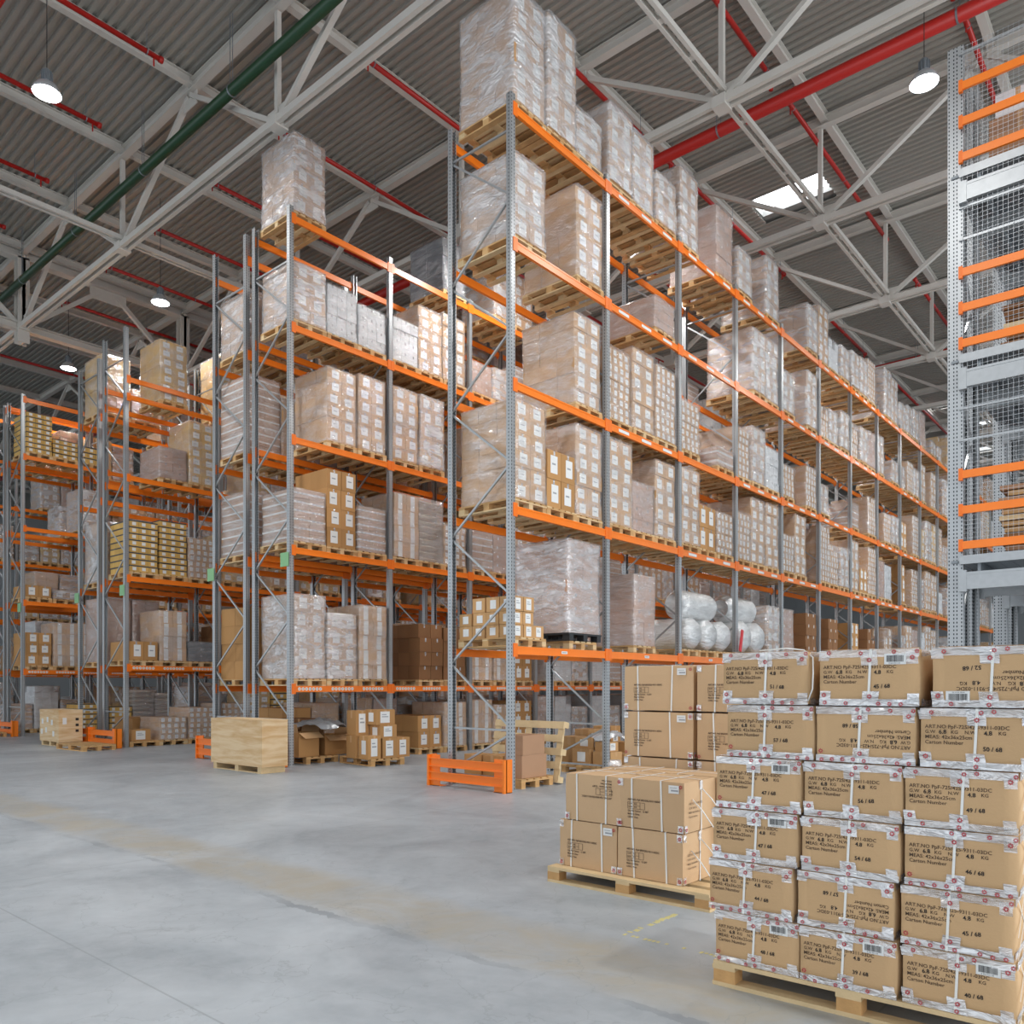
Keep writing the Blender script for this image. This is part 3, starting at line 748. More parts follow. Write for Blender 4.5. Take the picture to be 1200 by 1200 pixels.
FEW = {
 ('l', 'a'): {-1: [6, 7, 9, 10, 11, 12, 13, 14, 15, 16, 19, 20, 21, 22, 23, 25, 26, 27, 28, 29, 30, 31, 32, 33, 34, 35, 36, 37, 38, 39, 40, 41, 42, 43, 44], 0: [29, 31, 32, 33, 34, 35, 36, 37, 39, 40, 42, 43, 44], 1: [30, 32, 33, 34, 35, 40, 41, 42, 43, 44], 2: [29, 30, 31, 32, 33, 34, 35, 38, 39, 40, 41, 43, 44], 3: [31, 32, 34, 35, 41, 42, 43], 4: [30, 35, 41, 42, 43, 44]},
 ('l', 'b'): {-1: [18, 20, 23, 24, 25, 26], 0: [14, 16, 17, 18, 19, 20, 22, 23, 24, 25, 26], 1: [9, 11, 18, 23], 2: [19], 3: [9], 4: [11, 14, 15, 16, 18, 23, 25]},
 ('l', 'b2'): {-1: [11, 12, 20], 0: [4, 5, 7], 1: [5, 8, 9, 10, 19, 20, 23], 2: [7, 8], 3: [7, 8, 22, 23], 4: [12, 23]},
 ('l', 'c'): {-1: [8, 11, 14, 17, 20], 0: [4, 9], 1: [16, 17], 2: [6, 8, 13, 14], 3: [4, 6]},
 ('l', 'c2'): {-1: [5, 7, 9, 10], 0: [8], 1: [2, 3, 5, 6, 8, 9, 11, 13], 2: [5]},
 ('l', 'd'): {-1: [8], 1: [9, 14, 16, 19, 20], 2: [8]},
 ('l', 'd2'): {-1: [4, 5, 6], 1: [4], 2: [3, 6], 3: [6, 8, 9], 4: [9, 10]},
 ('l', 'd3'): {-1: [1, 3, 6], 0: [1], 1: [1, 6, 11, 12], 2: [1], 3: [6, 10, 14], 4: [10, 13]},
 ('p', 'a'): {-1: [6, 19, 20, 21, 22, 23, 25, 26, 27, 28, 29, 30, 31, 32, 33, 34, 35, 36, 37, 38, 39, 40, 41, 42, 43, 44], 0: [11, 12, 14, 16, 18, 20, 22, 24, 25, 26, 27, 28, 29, 31, 32, 33, 34, 35, 36, 37, 38, 39, 40, 42, 43, 44], 1: [33, 34, 35, 36, 38, 39, 40, 42, 43], 2: [31, 32, 33, 34, 35, 38, 39, 44], 3: [32, 34, 35, 36, 39, 40, 41, 42, 43], 4: [35, 36, 37, 42, 43, 44]},
 ('p', 'b'): {-1: [8, 9, 11, 12, 15], 0: [14, 15, 16, 17, 18, 19, 20, 22, 24, 25, 26], 1: [9, 15, 19, 20, 25], 2: [7, 8], 3: [8, 10, 11, 15, 20, 25], 4: [10, 18, 19, 22]},
 ('p', 'b2'): {-1: [2, 3], 0: [5, 10, 12], 1: [19], 2: [6, 20], 3: [8, 22], 4: [7]},
 ('p', 'c'): {-1: [3], 0: [3], 1: [15, 16, 17], 2: [4, 5]},
 ('p', 'c2'): {-1: [1], 0: [1], 1: [6, 8, 9, 11], 2: [5]},
 ('p', 'd'): {-1: [1, 2, 3], 0: [2], 1: [8, 9, 14, 19, 20]},
 ('p', 'd2'): {4: [9]},
 ('p', 'd3'): {-1: [1], 0: [1, 2], 1: [1, 12], 2: [1]},
}
def vis(t, rid, l, s):
    if s in KEEP[(t, rid)].get(l, ()): return 'i'
    return 's' if s in FEW[(t, rid)].get(l, ()) else '-'
GENS = {'a': 'KKFFFXPYW', 'b': 'KKFFGLSPW', 'c': 'YYKFTXL', 'd': 'KYFNPLS'}
SPECIAL = 1
T1 = {4: {0: ('F', 1.95), 1: ('F', 2.04), 2: ('F', .95), 3: ('F', 1.55), 4: ('F', 1.52), 5: ('F', 1.1), 6: ('F', 1.69), 8: ('P', 1.63), 9: ('F', 1.11), 11: ('F', 1.56), 14: ('F', 1.33), 15: ('K', 1.65), 16: ('W', .99), 17: ('F', 1.05), 18: ('F', 1.19), 19: ('F', 1.26), 20: ('X', 1.46), 22: ('F', 1.71), 23: ('F', 1.62), 24: ('F', 1.03), 25: ('F', 1.14), 26: ('F', 1.22), 27: ('P', 1.37), 29: ('F', .66), 30: ('F', .65)},
 3: {0: ('F', 1.43), 2: ('K', 1.68), 5: ('P', .76), 10: ('F', 1.61), 11: ('F', 1.64), 12: ('F', 1.15), 14: ('F', 1.61), 15: ('X', .97), 16: ('F', 1.05), 17: ('F', 1.2), 18: ('X', 1.14), 19: ('F', 1.17), 20: ('P', 1.24), 21: ('F', 1.37), 23: ('F', .85), 24: ('F', .92), 25: ('X', 1.2), 26: ('F', 1.1)},
 2: {2: ('K', 1.68), 3: ('X', 1.44), 4: ('K', 1.64), 5: ('X', 1.57), 6: ('X', 1.16), 8: ('G', .55), 9: ('X', 1.25), 10: ('F', 1.44), 11: ('W', 1.15), 12: ('X', .92), 14: ('X', 1.22), 15: ('F', .94), 18: ('G', .87), 20: ('X', 1.31), 22: ('X', 1.09), 23: ('F', 1.11), 24: ('N', 1.07)},
 1: {0: ('K', 1.68), 1: ('N', 1.08), 2: ('K', 1.71), 3: ('K', 1.68), 4: ('P', 1.06), 5: ('K', 1.63), 6: ('K', 1.7), 7: ('N', 1.07), 8: ('X', 1.04), 9: ('X', 1.22), 10: ('K', 1.69), 11: ('K', 1.71), 12: ('X', 1.07), 13: ('K', 1.68), 15: ('X', 1.72), 16: ('X', 1.26), 17: ('F', 1.28), 18: ('K', 1.63), 19: ('N', .87), 20: ('X', 1.61), 21: ('P', 1.33), 22: ('W', 1.26), 24: ('N', 1.51), 26: ('X', 1.48)},
 0: {4: ('P', 1.47), 11: ('F', 1.33), 12: ('P', 1.33), 14: ('B', 1.34), 16: ('B', 1.3), 18: ('N', 1.29), 20: ('B', 1.19), 22: ('K', 1.3)},
 -1: {}}
T2 = {4: {0: ('F', 1.74), 5: ('D', 1.41), 7: ('F', 1.3), 8: ('K', 1.5)},
 3: {0: ('F', 1.31), 1: ('W', 1.17), 2: ('W', 1.04), 3: ('W', 1.1), 4: ('K', 1.65), 5: ('K', 1.75), 6: ('P', .9)},
 2: {1: ('K', 1.7), 2: ('K', 1.77), 3: ('K', 1.79), 4: ('F', 1.8), 6: ('K', 1.53)},
 1: {0: ('G', 1.21), 1: ('N', 1.78), 2: ('G', 1.12), 3: ('L', 1.59), 4: ('S', 1.6), 5: ('X', 1.11), 6: ('G', 1.21), 7: ('P', 1.3)},
 0: {0: ('F', 1.85), 1: ('F', 1.52), 2: ('L', 1.75), 4: ('B', 1.45), 5: ('B', 1.4), 6: ('L', 1.2), 7: ('L', 1.25), 8: ('N', 1.3)},
 -1: {4: ('N', .9), 5: ('L', 1.2), 6: ('L', 1.25), 7: ('K', 1.1), 8: ('N', 1.2)}}
T2b = {4: {}, 3: {0: ('F', 1.4), 1: ('W', 1.3)}, 2: {0: ('G', 1.8), 1: ('K', 1.5), 2: ('F', 1.6)}, 1: {0: ('G', 1.5), 1: ('G', 1.5), 2: ('K', 1.4)}, 0: {0: ('N', 1.7), 1: ('K', 1.6), 3: ('F', 1.4)}, -1: {1: ('N', 1.1), 2: ('K', 1.2)}}
T3 = {3: {0: ('Y', .02), 1: ('Y', 1.75), 3: ('Y', 1.9), 4: ('F', 1.6)},
 2: {1: ('P', .98), 2: ('Y', 1.88), 4: ('Y', 1.5), 5: ('F', 1.2)},
 1: {0: ('T', 1.49), 1: ('T', 1.61), 2: ('X', 1.25), 3: ('Y', 1.5)},
 0: {0: ('N', .64), 1: ('L', 1.5), 2: ('D', .69), 3: ('B', 1.2)},
 -1: {1: ('X', .75), 2: ('X', 1.0), 3: ('X', 1.1)}}
T3[3].pop(0)
T3b = {3: {0: ('Y', 1.75), 1: ('K', 1.0)}, 2: {}, 1: {0: ('F', 1.8), 1: ('P', 1.6)}, 0: {0: ('P', 1.9), 1: ('P', 1.9)}, -1: {1: ('N', .7)}}
T4 = {3: {0: ('T', 1.45), 1: ('T', .75), 2: ('T', .7)}, 2: {2: ('F', 1.53), 4: ('K', 1.3)}, 1: {0: ('N', .53), 1: ('F', .44), 3: ('S', 1.3)}, 0: {0: ('N', 1.21), 1: ('L', 1.56), 2: ('L', 1.59), 3: ('K', 1.3)}, -1: {1: ('N', .6), 2: ('T', 1.0), 3: ('T', .9)}}
fill('a', X1, 'nearest rack', L1, T1, 15, 4, {4: 31, 3: 27, 2: 25, 1: 27, 0: 23, -1: 6}, 1)
fill('b', X2, 'second rack', L2, T2, 9, 2, {4: 10, 3: 7, 2: 7, 1: 8, 0: 9, -1: 6}, 2)
fill('b2', X2-DEP-GAP, "second rack's rear half", L2b, T2b, 8, 1, {4: 6, 3: 3, 2: 3, 1: 3, 0: 4, -1: 3}, 3, back=True)
fill('c', X3, 'third rack', L3[:4], T3, 7, 2, {3: 5, 2: 6, 1: 4, 0: 4, -1: 4}, 4)
fill('c2', X3-DEP-GAP, "third rack's rear half", L4[:4], T3b, 5, 1, {3: 6, 2: 4, 1: 2, 0: 2, -1: 3}, 5, back=True)
fill('d', X4, 'leftmost full rack', L4, T4, 7, 1, {3: 9, 4: 12, 2: 5, 1: 4, 0: 4, -1: 4}, 6)
fill('d2', X4-DEP-GAP, "leftmost full rack's rear half", L4, {}, 4, 0, {3: 1, 4: 6, 2: 2, 1: 1, 0: 1, -1: 0}, 7, back=True)
fill('d3', -37.2, 'farthest left rack', L4, {}, 6, 0, {3: 3, 4: 9, 2: 1, 1: 0, 0: 0, -1: 0}, 8)

o = STUFF_P.obj('wooden_pallet', M['wood']); tag(o, 'the many small far pallets that show only slivers between the loads', 'pallet', None, 'stuff')
o = STUFF_L.obj('wrapped_carton_stack', SMATS); tag(o, 'the many small far wrapped loads that show only slivers in the racks', 'cartons', None, 'stuff')
# ------------------------------------------------------------------ lettering helper
TXT = {}
def text_vf(s, size, bold=0):
    key = (s, size, bold)
    if key not in TXT:
        c = bpy.data.curves.new('lettering', 'FONT'); c.body = s; c.size = size; c.resolution_u = 2; c.offset = bold
        o = bpy.data.objects.new('lettering', c); COL.objects.link(o)
        dg = bpy.context.evaluated_depsgraph_get(); me = o.evaluated_get(dg).to_mesh()
        TXT[key] = ([v.co[:] for v in me.vertices], [tuple(p.vertices) for p in me.polygons])
        bpy.data.objects.remove(o); bpy.data.curves.remove(c)
    return TXT[key]
FRONT = Matrix(((1,0,0,0),(0,0,-1,0),(0,1,0,0),(0,0,0,1)))   # text plane -> faces -y
SIDE = Matrix(((0,0,1,0),(1,0,0,0),(0,1,0,0),(0,0,0,1)))     # text plane -> faces +x
def rosette(b, M4, r=.013, m=0):
    for k in range(8):
        a = k*PI/4
        p = [(math.cos(a+d)*q, math.sin(a+d)*q, 0) for d, q in ((-.3, r*.62), (-.26, r*.95), (0, r*1.12), (.26, r*.95), (.3, r*.62))]
        b.add((p, [(0, 1, 2, 3, 4)]), M4, m)
    n = 12; p = [(math.cos(t*PI/6)*r*.62, math.sin(t*PI/6)*r*.62, 0) for t in range(n)]+[(math.cos(t*PI/6)*r*.42, math.sin(t*PI/6)*r*.42, 0) for t in range(n)]
    b.add((p, [(i, (i+1) % n, n+(i+1) % n, n+i) for i in range(n)]), M4, m)
def soft_box(sx, sy, sz, seed, bulge=.012, n=(8, 5, 5)):
    """carton with slightly swollen walls and worn edges; base at z=0"""
    b = MB(); rd = random.Random(seed); idx = {}
    off = Vector((seed*3.7, 1.3, seed))
    def V(i, j, k):
        if (i, j, k) in idx: return idx[(i, j, k)]
        u, v, w = i/n[0]*2-1, j/n[1]*2-1, k/n[2]*2-1
        p = Vector((u*sx/2, v*sy/2, w*sz/2+sz/2))
        if abs(u) == 1: p.x += math.copysign(bulge, u)*(1-v*v)*(1-w*w)
        if abs(v) == 1: p.y += math.copysign(bulge*.5, v)*(1-u*u)*(1-w*w)
        e = (abs(u) == 1)+(abs(v) == 1)+(abs(w) == 1)
        if e >= 2:
            c = Vector((0, 0, sz/2)); p += (c-p).normalized()*(.004 if e == 2 else .009)
        p += noise.noise_vector(p*6+off)*.0025
        idx[(i, j, k)] = len(b.v); b.v.append(tuple(p)); return idx[(i, j, k)]
    def q(a): b.f.append(a); b.m.append(0)
    for i in range(n[0]):
        for k in range(n[2]):
            q((V(i, 0, k), V(i+1, 0, k), V(i+1, 0, k+1), V(i, 0, k+1))); q((V(i, n[1], k+1), V(i+1, n[1], k+1), V(i+1, n[1], k), V(i, n[1], k)))
    for j in range(n[1]):
        for k in range(n[2]):
            q((V(0, j, k+1), V(0, j+1, k+1), V(0, j+1, k), V(0, j, k))[::-1]); q((V(n[0], j, k), V(n[0], j+1, k), V(n[0], j+1, k+1), V(n[0], j, k+1)))
    for i in range(n[0]):
        for j in range(n[1]):
            q((V(i, j, n[2]), V(i+1, j, n[2]), V(i+1, j+1, n[2]), V(i, j+1, n[2]))); q((V(i, j+1, 0), V(i+1, j+1, 0), V(i+1, j, 0), V(i, j, 0)))
    return b
M['cartonA'] = mat('printed_carton_board', '#c8a47a', .7, 0, .3, .05, 4, .1, 90, 0, .05)
M['cartonB'] = mat('strapped_carton_board', '#cba983', .7, 0, .3, .05, 3, .1, 90, 0, .04)

# ------------------------------------------------------------------ nearest pallet of printed cartons
AW, AD, AH = .455, .385, .268
AM = [soft_box(AW, AD, AH, i).mesh('taped_carton', M['cartonA'], True) for i in range(4)]
def strip_line(b, p, q, w, up, rd, n=10, wob=.004, out=(0, -1, 0), m=0):
    """a slightly wavy strip of tape from p to q of width w along up"""
    p = Vector(p); q = Vector(q); up = Vector(up); out = Vector(out)
    k = len(b.v)
    for i in range(n+1):
        c = p.lerp(q, i/n); a = rd.uniform(-wob, wob)
        b.v.append(tuple(c-up*w/2*(1+a*6)+out*rd.uniform(0, .002))); b.v.append(tuple(c+up*w/2*(1+rd.uniform(-wob, wob)*8)+out*rd.uniform(0, .0025)))
    for i in range(n): b.f.append((k+2*i, k+2*i+2, k+2*i+3, k+2*i+1)); b.m.append(m)
def tape_mesh(seed):
    rd = random.Random(seed); b = MB(); yf = -AD/2-.0035; w, h = AW/2, AH
    strip_line(b, (-w+.002, yf-.001, h-.018), (w-.002, yf-.001, h-.018), .036, (0, 0, 1), rd)
    strip_line(b, (-w+.002, yf-.001, .016), (w-.002, yf-.001, .016), .032, (0, 0, 1), rd)
    strip_line(b, (-w+.01, yf+.05, h+.0035), (w-.01, yf+.05, h+.0035), .1, (0, 1, 0), rd, out=(0, 0, 1))
    xc = rd.uniform(-.02, .03)
    for z0, z1 in ((h-.075, h-.004), (.004, .07)):
        strip_line(b, (xc, yf-.005, z0), (xc+rd.uniform(-.01, .01), yf-.005, z1), .075, (1, 0, 0), rd, 4)
    for x, z0, z1 in ((-w+.028, .01, .07), (w-.03, .01, .06), (w-.03, h-.07, h-.01), (-w+.024, h-.05, h-.01)):
        if rd.random() < .85: strip_line(b, (x, yf-.002, z0), (x+rd.uniform(-.008, .008), yf-.002, z1), .05, (1, 0, 0), rd, 3)
    # side walls: edge tapes (right and left)
    for s in (-1, 1):
        x = s*(w+.001)
        strip_line(b, (x, -AD/2+.02, h-.018), (x, AD/2-.01, h-.018), .034, (0, 0, 1), rd, 5, out=(s, 0, 0))
        strip_line(b, (x, -AD/2+.02, .018), (x, AD/2-.01, .018), .034, (0, 0, 1), rd, 5, out=(s, 0, 0))
    ps = MB()
    for i in range(9):
        x = -w+.03+i*(2*w-.06)/8
        if rd.random() < .62: rosette(ps, Matrix.Translation((x, yf-.009, .012+rd.uniform(-.004, .004))) @ FRONT, .0098)
        if rd.random() < .3: rosette(ps, Matrix.Translation((x+.02, yf-.009, h-.012+rd.uniform(-.006, .002))) @ FRONT, .0098)
    for x, z in ((xc, h-.05), (xc, .045), (w-.03, h-.04), (-w+.026, .05)):
        rosette(ps, Matrix.Translation((x, yf-.0095, z)) @ FRONT, .0108)
    b.add((ps.v, ps.f), Matrix.Identity(4), 1)
    return b.mesh('tape', [M['tape'], M['redmark']]), None, xc
TP = [tape_mesh(i) for i in range(5)]
def lines_mesh():
    b = MB(); yf = -AD/2-.0068
    for s, x, z, sz in (('ART.NO PpF-725/425-9311-03DC', -.205, .178, .0235), ('G.W', -.205, .155, .0215), ('KG', -.10, .155, .0215), ('N.W', -.045, .155, .0215), ('KG', .085, .155, .0215),
                        ('MEAS: 42x36x25cm', -.205, .131, .0235), ('Carton Number', -.205, .107, .0235)):
        b.add(text_vf(s, sz, .0002), Matrix.Translation((x, yf, z)) @ FRONT)
    return b.mesh('printed_text', M['ink'])
LN = lines_mesh()
def barcode_mesh():
    b = MB(); yf = -AD/2-.0062; x0, z0 = .075, .196
    b.box(x0, x0+.095, yf, yf+.001, z0, z0+.05, 0)
    rd = random.Random(5); x = x0+.01
    while x < x0+.083:
        w = rd.choice((.0012, .002, .003)); b.box(x, x+w, yf-.0006, yf, z0+.012, z0+.042, 1); x += w+rd.choice((.0013, .002))
    b.add(text_vf('8 425 9311 03', .0085), Matrix.Translation((x0+.02, yf-.0008, z0+.003)) @ FRONT, 1)
    return b.mesh('barcode_label', [M['paper'], M['pen']])
BC = barcode_mesh()
WD = {}
def weights_mesh(num, k):
    yf = -AD/2-.0072; rd = random.Random(k); out = []
    for s, x, z, sz in (('6.8', -.145, .153, .026), ('4.8', .03, .151, .026), (num, .028, .083, .026)):
        b = MB(); b.add(text_vf(s, sz, .0006), Matrix.Translation((x+rd.uniform(-.004, .004), yf, z)) @ FRONT @ Matrix.Rotation(rd.uniform(-.04, .1), 4, 'Z'))
        out.append(b.mesh('handwriting', M['pen']))
    return out
ROT = math.radians(1.9)
ax0, ay0 = -2.012, 4.0
pA = empty('wooden_pallet', (ax0+.695, 4.42, 0), ROT); tag(pA, 'pine pallet under the nearest tall stack of printed cartons, at the lower right', 'pallet', 'wooden pallets on the floor')
rd = random.Random(77)
for nm, ps in zip(('deck_board', 'cross_board', 'block', 'bottom_board'), pallet_parts(1.4, .82, .132)):
    for q in ps: MB().box(*jit(rd, q, .004)).obj(nm, M['wood_light' if nm != 'block' else 'block_wood'], pA)
AR = [ # per row from the bottom: (x of left edges), flipped, barcode
 ((-2.005, -1.545, -1.072), (0, 0, 0), (1, 1, 1)),
 ((-2.030, -1.560, -1.080), (0, 1, 0), (0, 0, 0)),
 ((-2.015, -1.537, -1.068), (0, 0, 0), (1, 0, 0)),
 ((-1.998, -1.525, -1.064), (0, 0, 0), (1, 0, 0)),
 ((-1.938, -1.468, -.996), (0, 1, 0), (0, 0, 0)),
 ((-1.958, -1.452, -.948), (0, 0, 1), (0, 1, 1))]
NUMS = [['48', '39', '40'], ['44', '57', '45'], ['47', '54', '46'], ['47', '56', '49'], ['57', '58', '50'], ['51', '45', '52']]
COLN = ['left', 'middle', 'right']; ROWN = ['bottom', 'second', 'third', 'fourth', 'fifth', 'top']
for r, (xs, fl_, bc) in enumerate(AR):
    for c in range(3):
        for depth in (0, 1):
            rr = random.Random(r*31+c*7+depth)
            x = xs[c]+AW/2+rr.uniform(-.003, .003); y = ay0+.19+(x+2.0)*math.tan(ROT)+depth*.40+rr.uniform(-.008, .006)
            if depth == 0 and r == 5: y -= .0
            z = .134+r*(AH+.0062)
            o = put(AM[rr.randrange(4)], 'taped_carton', None, (x, y, z), ROT+rr.uniform(-.012, .012)+(-.02 if r == 5 and c == 0 else 0))
            if depth == 0:
                tag(o, 'printed brown carton, %s column, %s row of the nearest tall stack%s' % (COLN[c], ROWN[r], ', print upside down' if fl_[c] else ''), 'carton', 'printed cartons at the lower right')
            else:
                tag(o, 'plain backed carton in the rear row hidden behind the printed cartons', 'carton', 'rear cartons of the nearest stack'); 
                continue
            tp, tpp, xc = TP[rr.randrange(5)]
            holder = o
            fr = (0, PI, 0) if fl_[c] else (0, 0, 0); fo = (0, 0, AH) if fl_[c] else (0, 0, 0)
            put(tp, 'tape', o)
            put(LN, 'printed_text', o, fo, rot=fr); [put(q, 'handwriting', o, fo, rot=fr) for q in weights_mesh('%s / 68' % NUMS[r][c], r*3+c)]
            if bc[c]: put(BC, 'barcode_label', o, fo, rot=fr)
            s = MB(); w = .0055; sx = xc+rr.uniform(-.01, .01)
            pts = [(sx-.006, -AD/2-.009, .0), (sx+.006, -AD/2-.0095, AH)]
            s.bar(pts[0], pts[1], .011, .0012, 0, (0, 1, 0)); s.bar((sx+.006, -AD/2-.009, AH+.003), (sx, AD/2, AH+.003), .011, .0012); s.obj('strap', M['strap'], o)
            if c == 2:   # crossing straps on the end wall
                s = MB(); X = AW/2+.013
                for a, b_ in (((X, -.18, .01), (X, .18, AH)), ((X, -.18, AH), (X, .18, .01)), ((X, -.05, 0), (X, .18, AH*.6)), ((X, -.18, AH*.4), (X, .02, AH))): s.bar(a, b_, .001, .006, 0, (0, 0, 1))
                s.obj('strap', M['strap'], o)
            if r == 5 and c == 0:
                s = MB(); pts = [(AW/2-.13+.19*math.sin(t*PI/10)*.9, -AD/2+.05-.02*t/10, AH+.012-AH*1.02*max(0, (t-1))/9 if t > 1 else AH+.012) for t in range(0, 11)]
                s.tube([(-.05, -AD/2+.06, AH+.012), (.1, -AD/2+.05, AH+.02), (.19, -AD/2+.04, AH+.008), (.242, -AD/2+.02, AH-.03), (.25, -AD/2+.0, AH*.6), (.247, -AD/2, AH*.3), (.225, -AD/2, .02)], .0035, 0, 6); s.obj('strap', M['strap'], o, smooth=True)

# ------------------------------------------------------------------ strapped cartons pallet behind
def strapped(W_, D_, H_, x, y, z, rz, label, print_, lab, side=True, group='strapped cartons', loops=False, seed=0):
    o = soft_box(W_, D_, H_, seed, .003).obj('strapped_carton', M['cartonB'], None, (x, y, z), rz, False)
    tag(o, label, 'carton', group); rd = random.Random(seed); yf = -D_/2-.004
    s = MB()
    for k, sx in enumerate((-W_*.26+rd.uniform(-.02, .02), W_*.22+rd.uniform(-.03, .03))):
        s = MB(); dx = rd.uniform(-.015, .015)
        s.bar((sx, yf-.001, 0), (sx+dx, yf-.001, H_), .013, .0015, 0, (0, 1, 0)); s.bar((sx+dx, yf, H_+.003), (sx+dx, D_/2, H_+.003), .013, .0015)
        s.obj('strap', M['strap'], o)
    s = MB(); s.bar((W_/2+.0075, 0, 0), (W_/2+.0075, 0, H_), .0015, .013, 0, (0, 1, 0)); s.bar((-W_/2, 0, H_+.005), (W_/2, 0, H_+.005), .013, .0015); s.obj('strap', M['strap'], o)
    t = MB()
    for sx, sz in ((-1, 0), (-1, 1), (1, 0), (1, 1)):
        if rd.random() < .25: continue
        cx = sx*(W_/2-.025); z0 = 0.004 if sz == 0 else H_-.06
        strip_line(t, (cx, yf-.002, z0), (cx, yf-.002, z0+.056), .045, (1, 0, 0), rd, 3)
        if sx == 1: strip_line(t, (W_/2+.004, -D_/2+.022, z0), (W_/2+.004, -D_/2+.022, z0+.056), .04, (0, 1, 0), rd, 3, out=(1, 0, 0))
    strip_line(t, (W_/2+.006, 0, H_-.07), (W_/2+.006, 0, H_-.004), .05, (0, 1, 0), rd, 3, out=(1, 0, 0))
    tt = t; t = MB()
    for sx, z_ in ((-1, .03), (1, .03), (1, H_-.035)): rosette(t, Matrix.Translation((sx*(W_/2-.025), yf-.006, z_)) @ FRONT, .014)
    rosette(t, Matrix.Translation((W_/2+.009, -D_/2+.022, .03)) @ SIDE, .014)
    tt.add((t.v, t.f), Matrix.Identity(4), 1); tt.obj('tape', [M['tape'], M['redmark']], o)
    if print_:
        t = MB(); x0 = {1: -.2, 2: -.02, 3: .0}[print_]*W_/.58; z0 = H_*.56
        fr = Matrix.Translation((0, yf-.0035, 0)) @ FRONT
        def put_t(s_, xx, zz, size): t.add(text_vf(s_, size, .0005), Matrix.Translation((xx, yf-.0035, zz)) @ (FRONT if print_ != 2 else Matrix.Translation((.2, 0, 0)) @ Matrix.Rotation(PI, 4, 'Y') @ FRONT))
        sg = -1 if print_ == 2 else 1
        put_t('ART.NO. PpF-803/202-9311-03DC', x0, z0, .02)
        put_t('G.W    KG', x0+.008, z0-sg*.032, .016); put_t('N.W    KG', x0+.008, z0-sg*.056, .016)
        put_t('Qty Per Carton   12 SET', x0, z0-sg*.086, .018); put_t('Made In China', x0, z0-sg*.11, .018); put_t('C/NO. Yiwu', x0, z0-sg*.134, .018)
        xa = x0 if sg > 0 else x0+.2-.0; dirx = sg
        for a, b_ in (((0, -.014), (.15, -.014)), ((0, -.064), (.15, -.064)), ((0, -.014), (0, -.064)), ((.15, -.014), (.15, -.064)), ((.11, -.014), (.11, -.064)), ((.05, -.04), (.11, -.04))):
            t.bar((xa+dirx*a[0], yf-.0035, z0+sg*a[1]), (xa+dirx*b_[0], yf-.0035, z0+sg*b_[1]), .0018, .0018)
        t.obj('printed_text', M['ink'], o)
    if side:
        t = MB()
        for k, (s_, sz_) in enumerate((('ART.NO. PpF-803/202', .022), ('G.W  6.8 KG', .022), ('MEAS: 60x50x40cm', .02), ('Carton Number', .02))):
            t.add(text_vf(s_, sz_, .0001), Matrix.Translation((W_/2+.0085, -D_/2+.06, H_*.55-k*.032)) @ SIDE)
        t.obj('side_text', M['ink'], o)
    if lab:
        t = MB(); t.box(W_*.28, W_*.28+.085, yf-.0045, yf-.0035, H_-.085, H_-.025, 0); t.box(W_*.28+.01, W_*.28+.07, yf-.005, yf-.0045, H_-.045, H_-.041, 1); t.box(W_*.28+.02, W_*.28+.08, yf-.005, yf-.0045, H_-.07, H_-.058, 1)
        t.obj('shipping_label', [M['paper'], M['print']], o)
    if loops:
        for j in range(2):
            zz = H_*(.65+.18*j); s = MB()
            p0 = Vector((W_/2+.008, -D_*.28+.3*j*D_, zz)); s.tube([p0, p0+Vector((.09, -.02, -.07)), p0+Vector((.2, -.03, -.2)), p0+Vector((.3, -.03, -.33))], .0045, 0, 6); s.obj('strap', M['strap'], o, smooth=True)
    return o
fine_pallet(-3.37, 5.66, .01, 'pine pallet under the two-layer strapped cartons, left of the nearest stack', 1.44, .9, .128, m='wood_light')
BW, BD, BH = .57, .5, .378
strapped(.56, BD, BH, -3.755, 5.55, .13, 0, 'strapped carton, lower left of the four facing front, second pallet', 1, 1, False, seed=1)
strapped(BW, BD, BH, -3.185, 5.55, .13, 0, 'strapped carton, lower right of the four facing front, second pallet', 1, 0, True, loops=True, seed=2)
strapped(.55, BD, BH, -3.70, 5.55, .512, 0, 'strapped carton with upside-down print, upper left on the second pallet', 2, 0, False, seed=3)
strapped(BW, BD, BH, -3.175, 5.55, .512, 0, 'strapped carton with a small label, upper right on the second pallet', 1, 1, True, loops=True, seed=4)
for k, (x, z, nm) in enumerate(((-3.7, .13, 'lower left'), (-3.06, .13, 'lower right'), (-3.66, .515, 'upper left'), (-3.04, .515, 'upper right'))):
    strapped(.62, .36, .378, x, 5.99, z, 0, 'strapped carton, %s of the rear row on the second pallet' % nm, 0, 0, False, seed=5+k, loops=(k == 3))
rl = MB().tube([(0, 0, 0), (0, 0, .03), (0, 0, .031), (0, 0, .05)], [.06, .06, .055, .055], 0, 18).obj('tape_roll', M['tape'], None, (-3.92, 5.95, .9), 0, True)
tag(rl, 'roll of clear tape lying on the strapped cartons', 'tape roll')
fine_pallet(-3.3, 6.86, 0, 'pallet under the four-layer strapped cartons', 1.5, 1.1, .14, m='wood_light')
for r in range(4):
    for c in range(2):
        for dpt in (0, 1):
            if dpt and r < 3 and c == 0: pass
            strapped(.70, .46, .402, -3.70+c*.735, 6.53+dpt*.52, .142+r*.412, random.Random(r*5+c).uniform(-.008, .008),
                     ('strapped carton, %s layer, %s column of the four-layer pallet' % (['bottom', 'second', 'third', 'top'][r], ['left', 'right'][c])) if dpt == 0 else 'strapped carton, %s layer, %s side in the back of the four-layer pallet' % (['bottom', 'second', 'third', 'top'][r], ['left', 'right'][c]),
                     1 if dpt == 0 and r > 1 else 0, 1 if r > 1 and c == 0 and dpt == 0 else 0, False, seed=20+r*4+c*2+dpt)

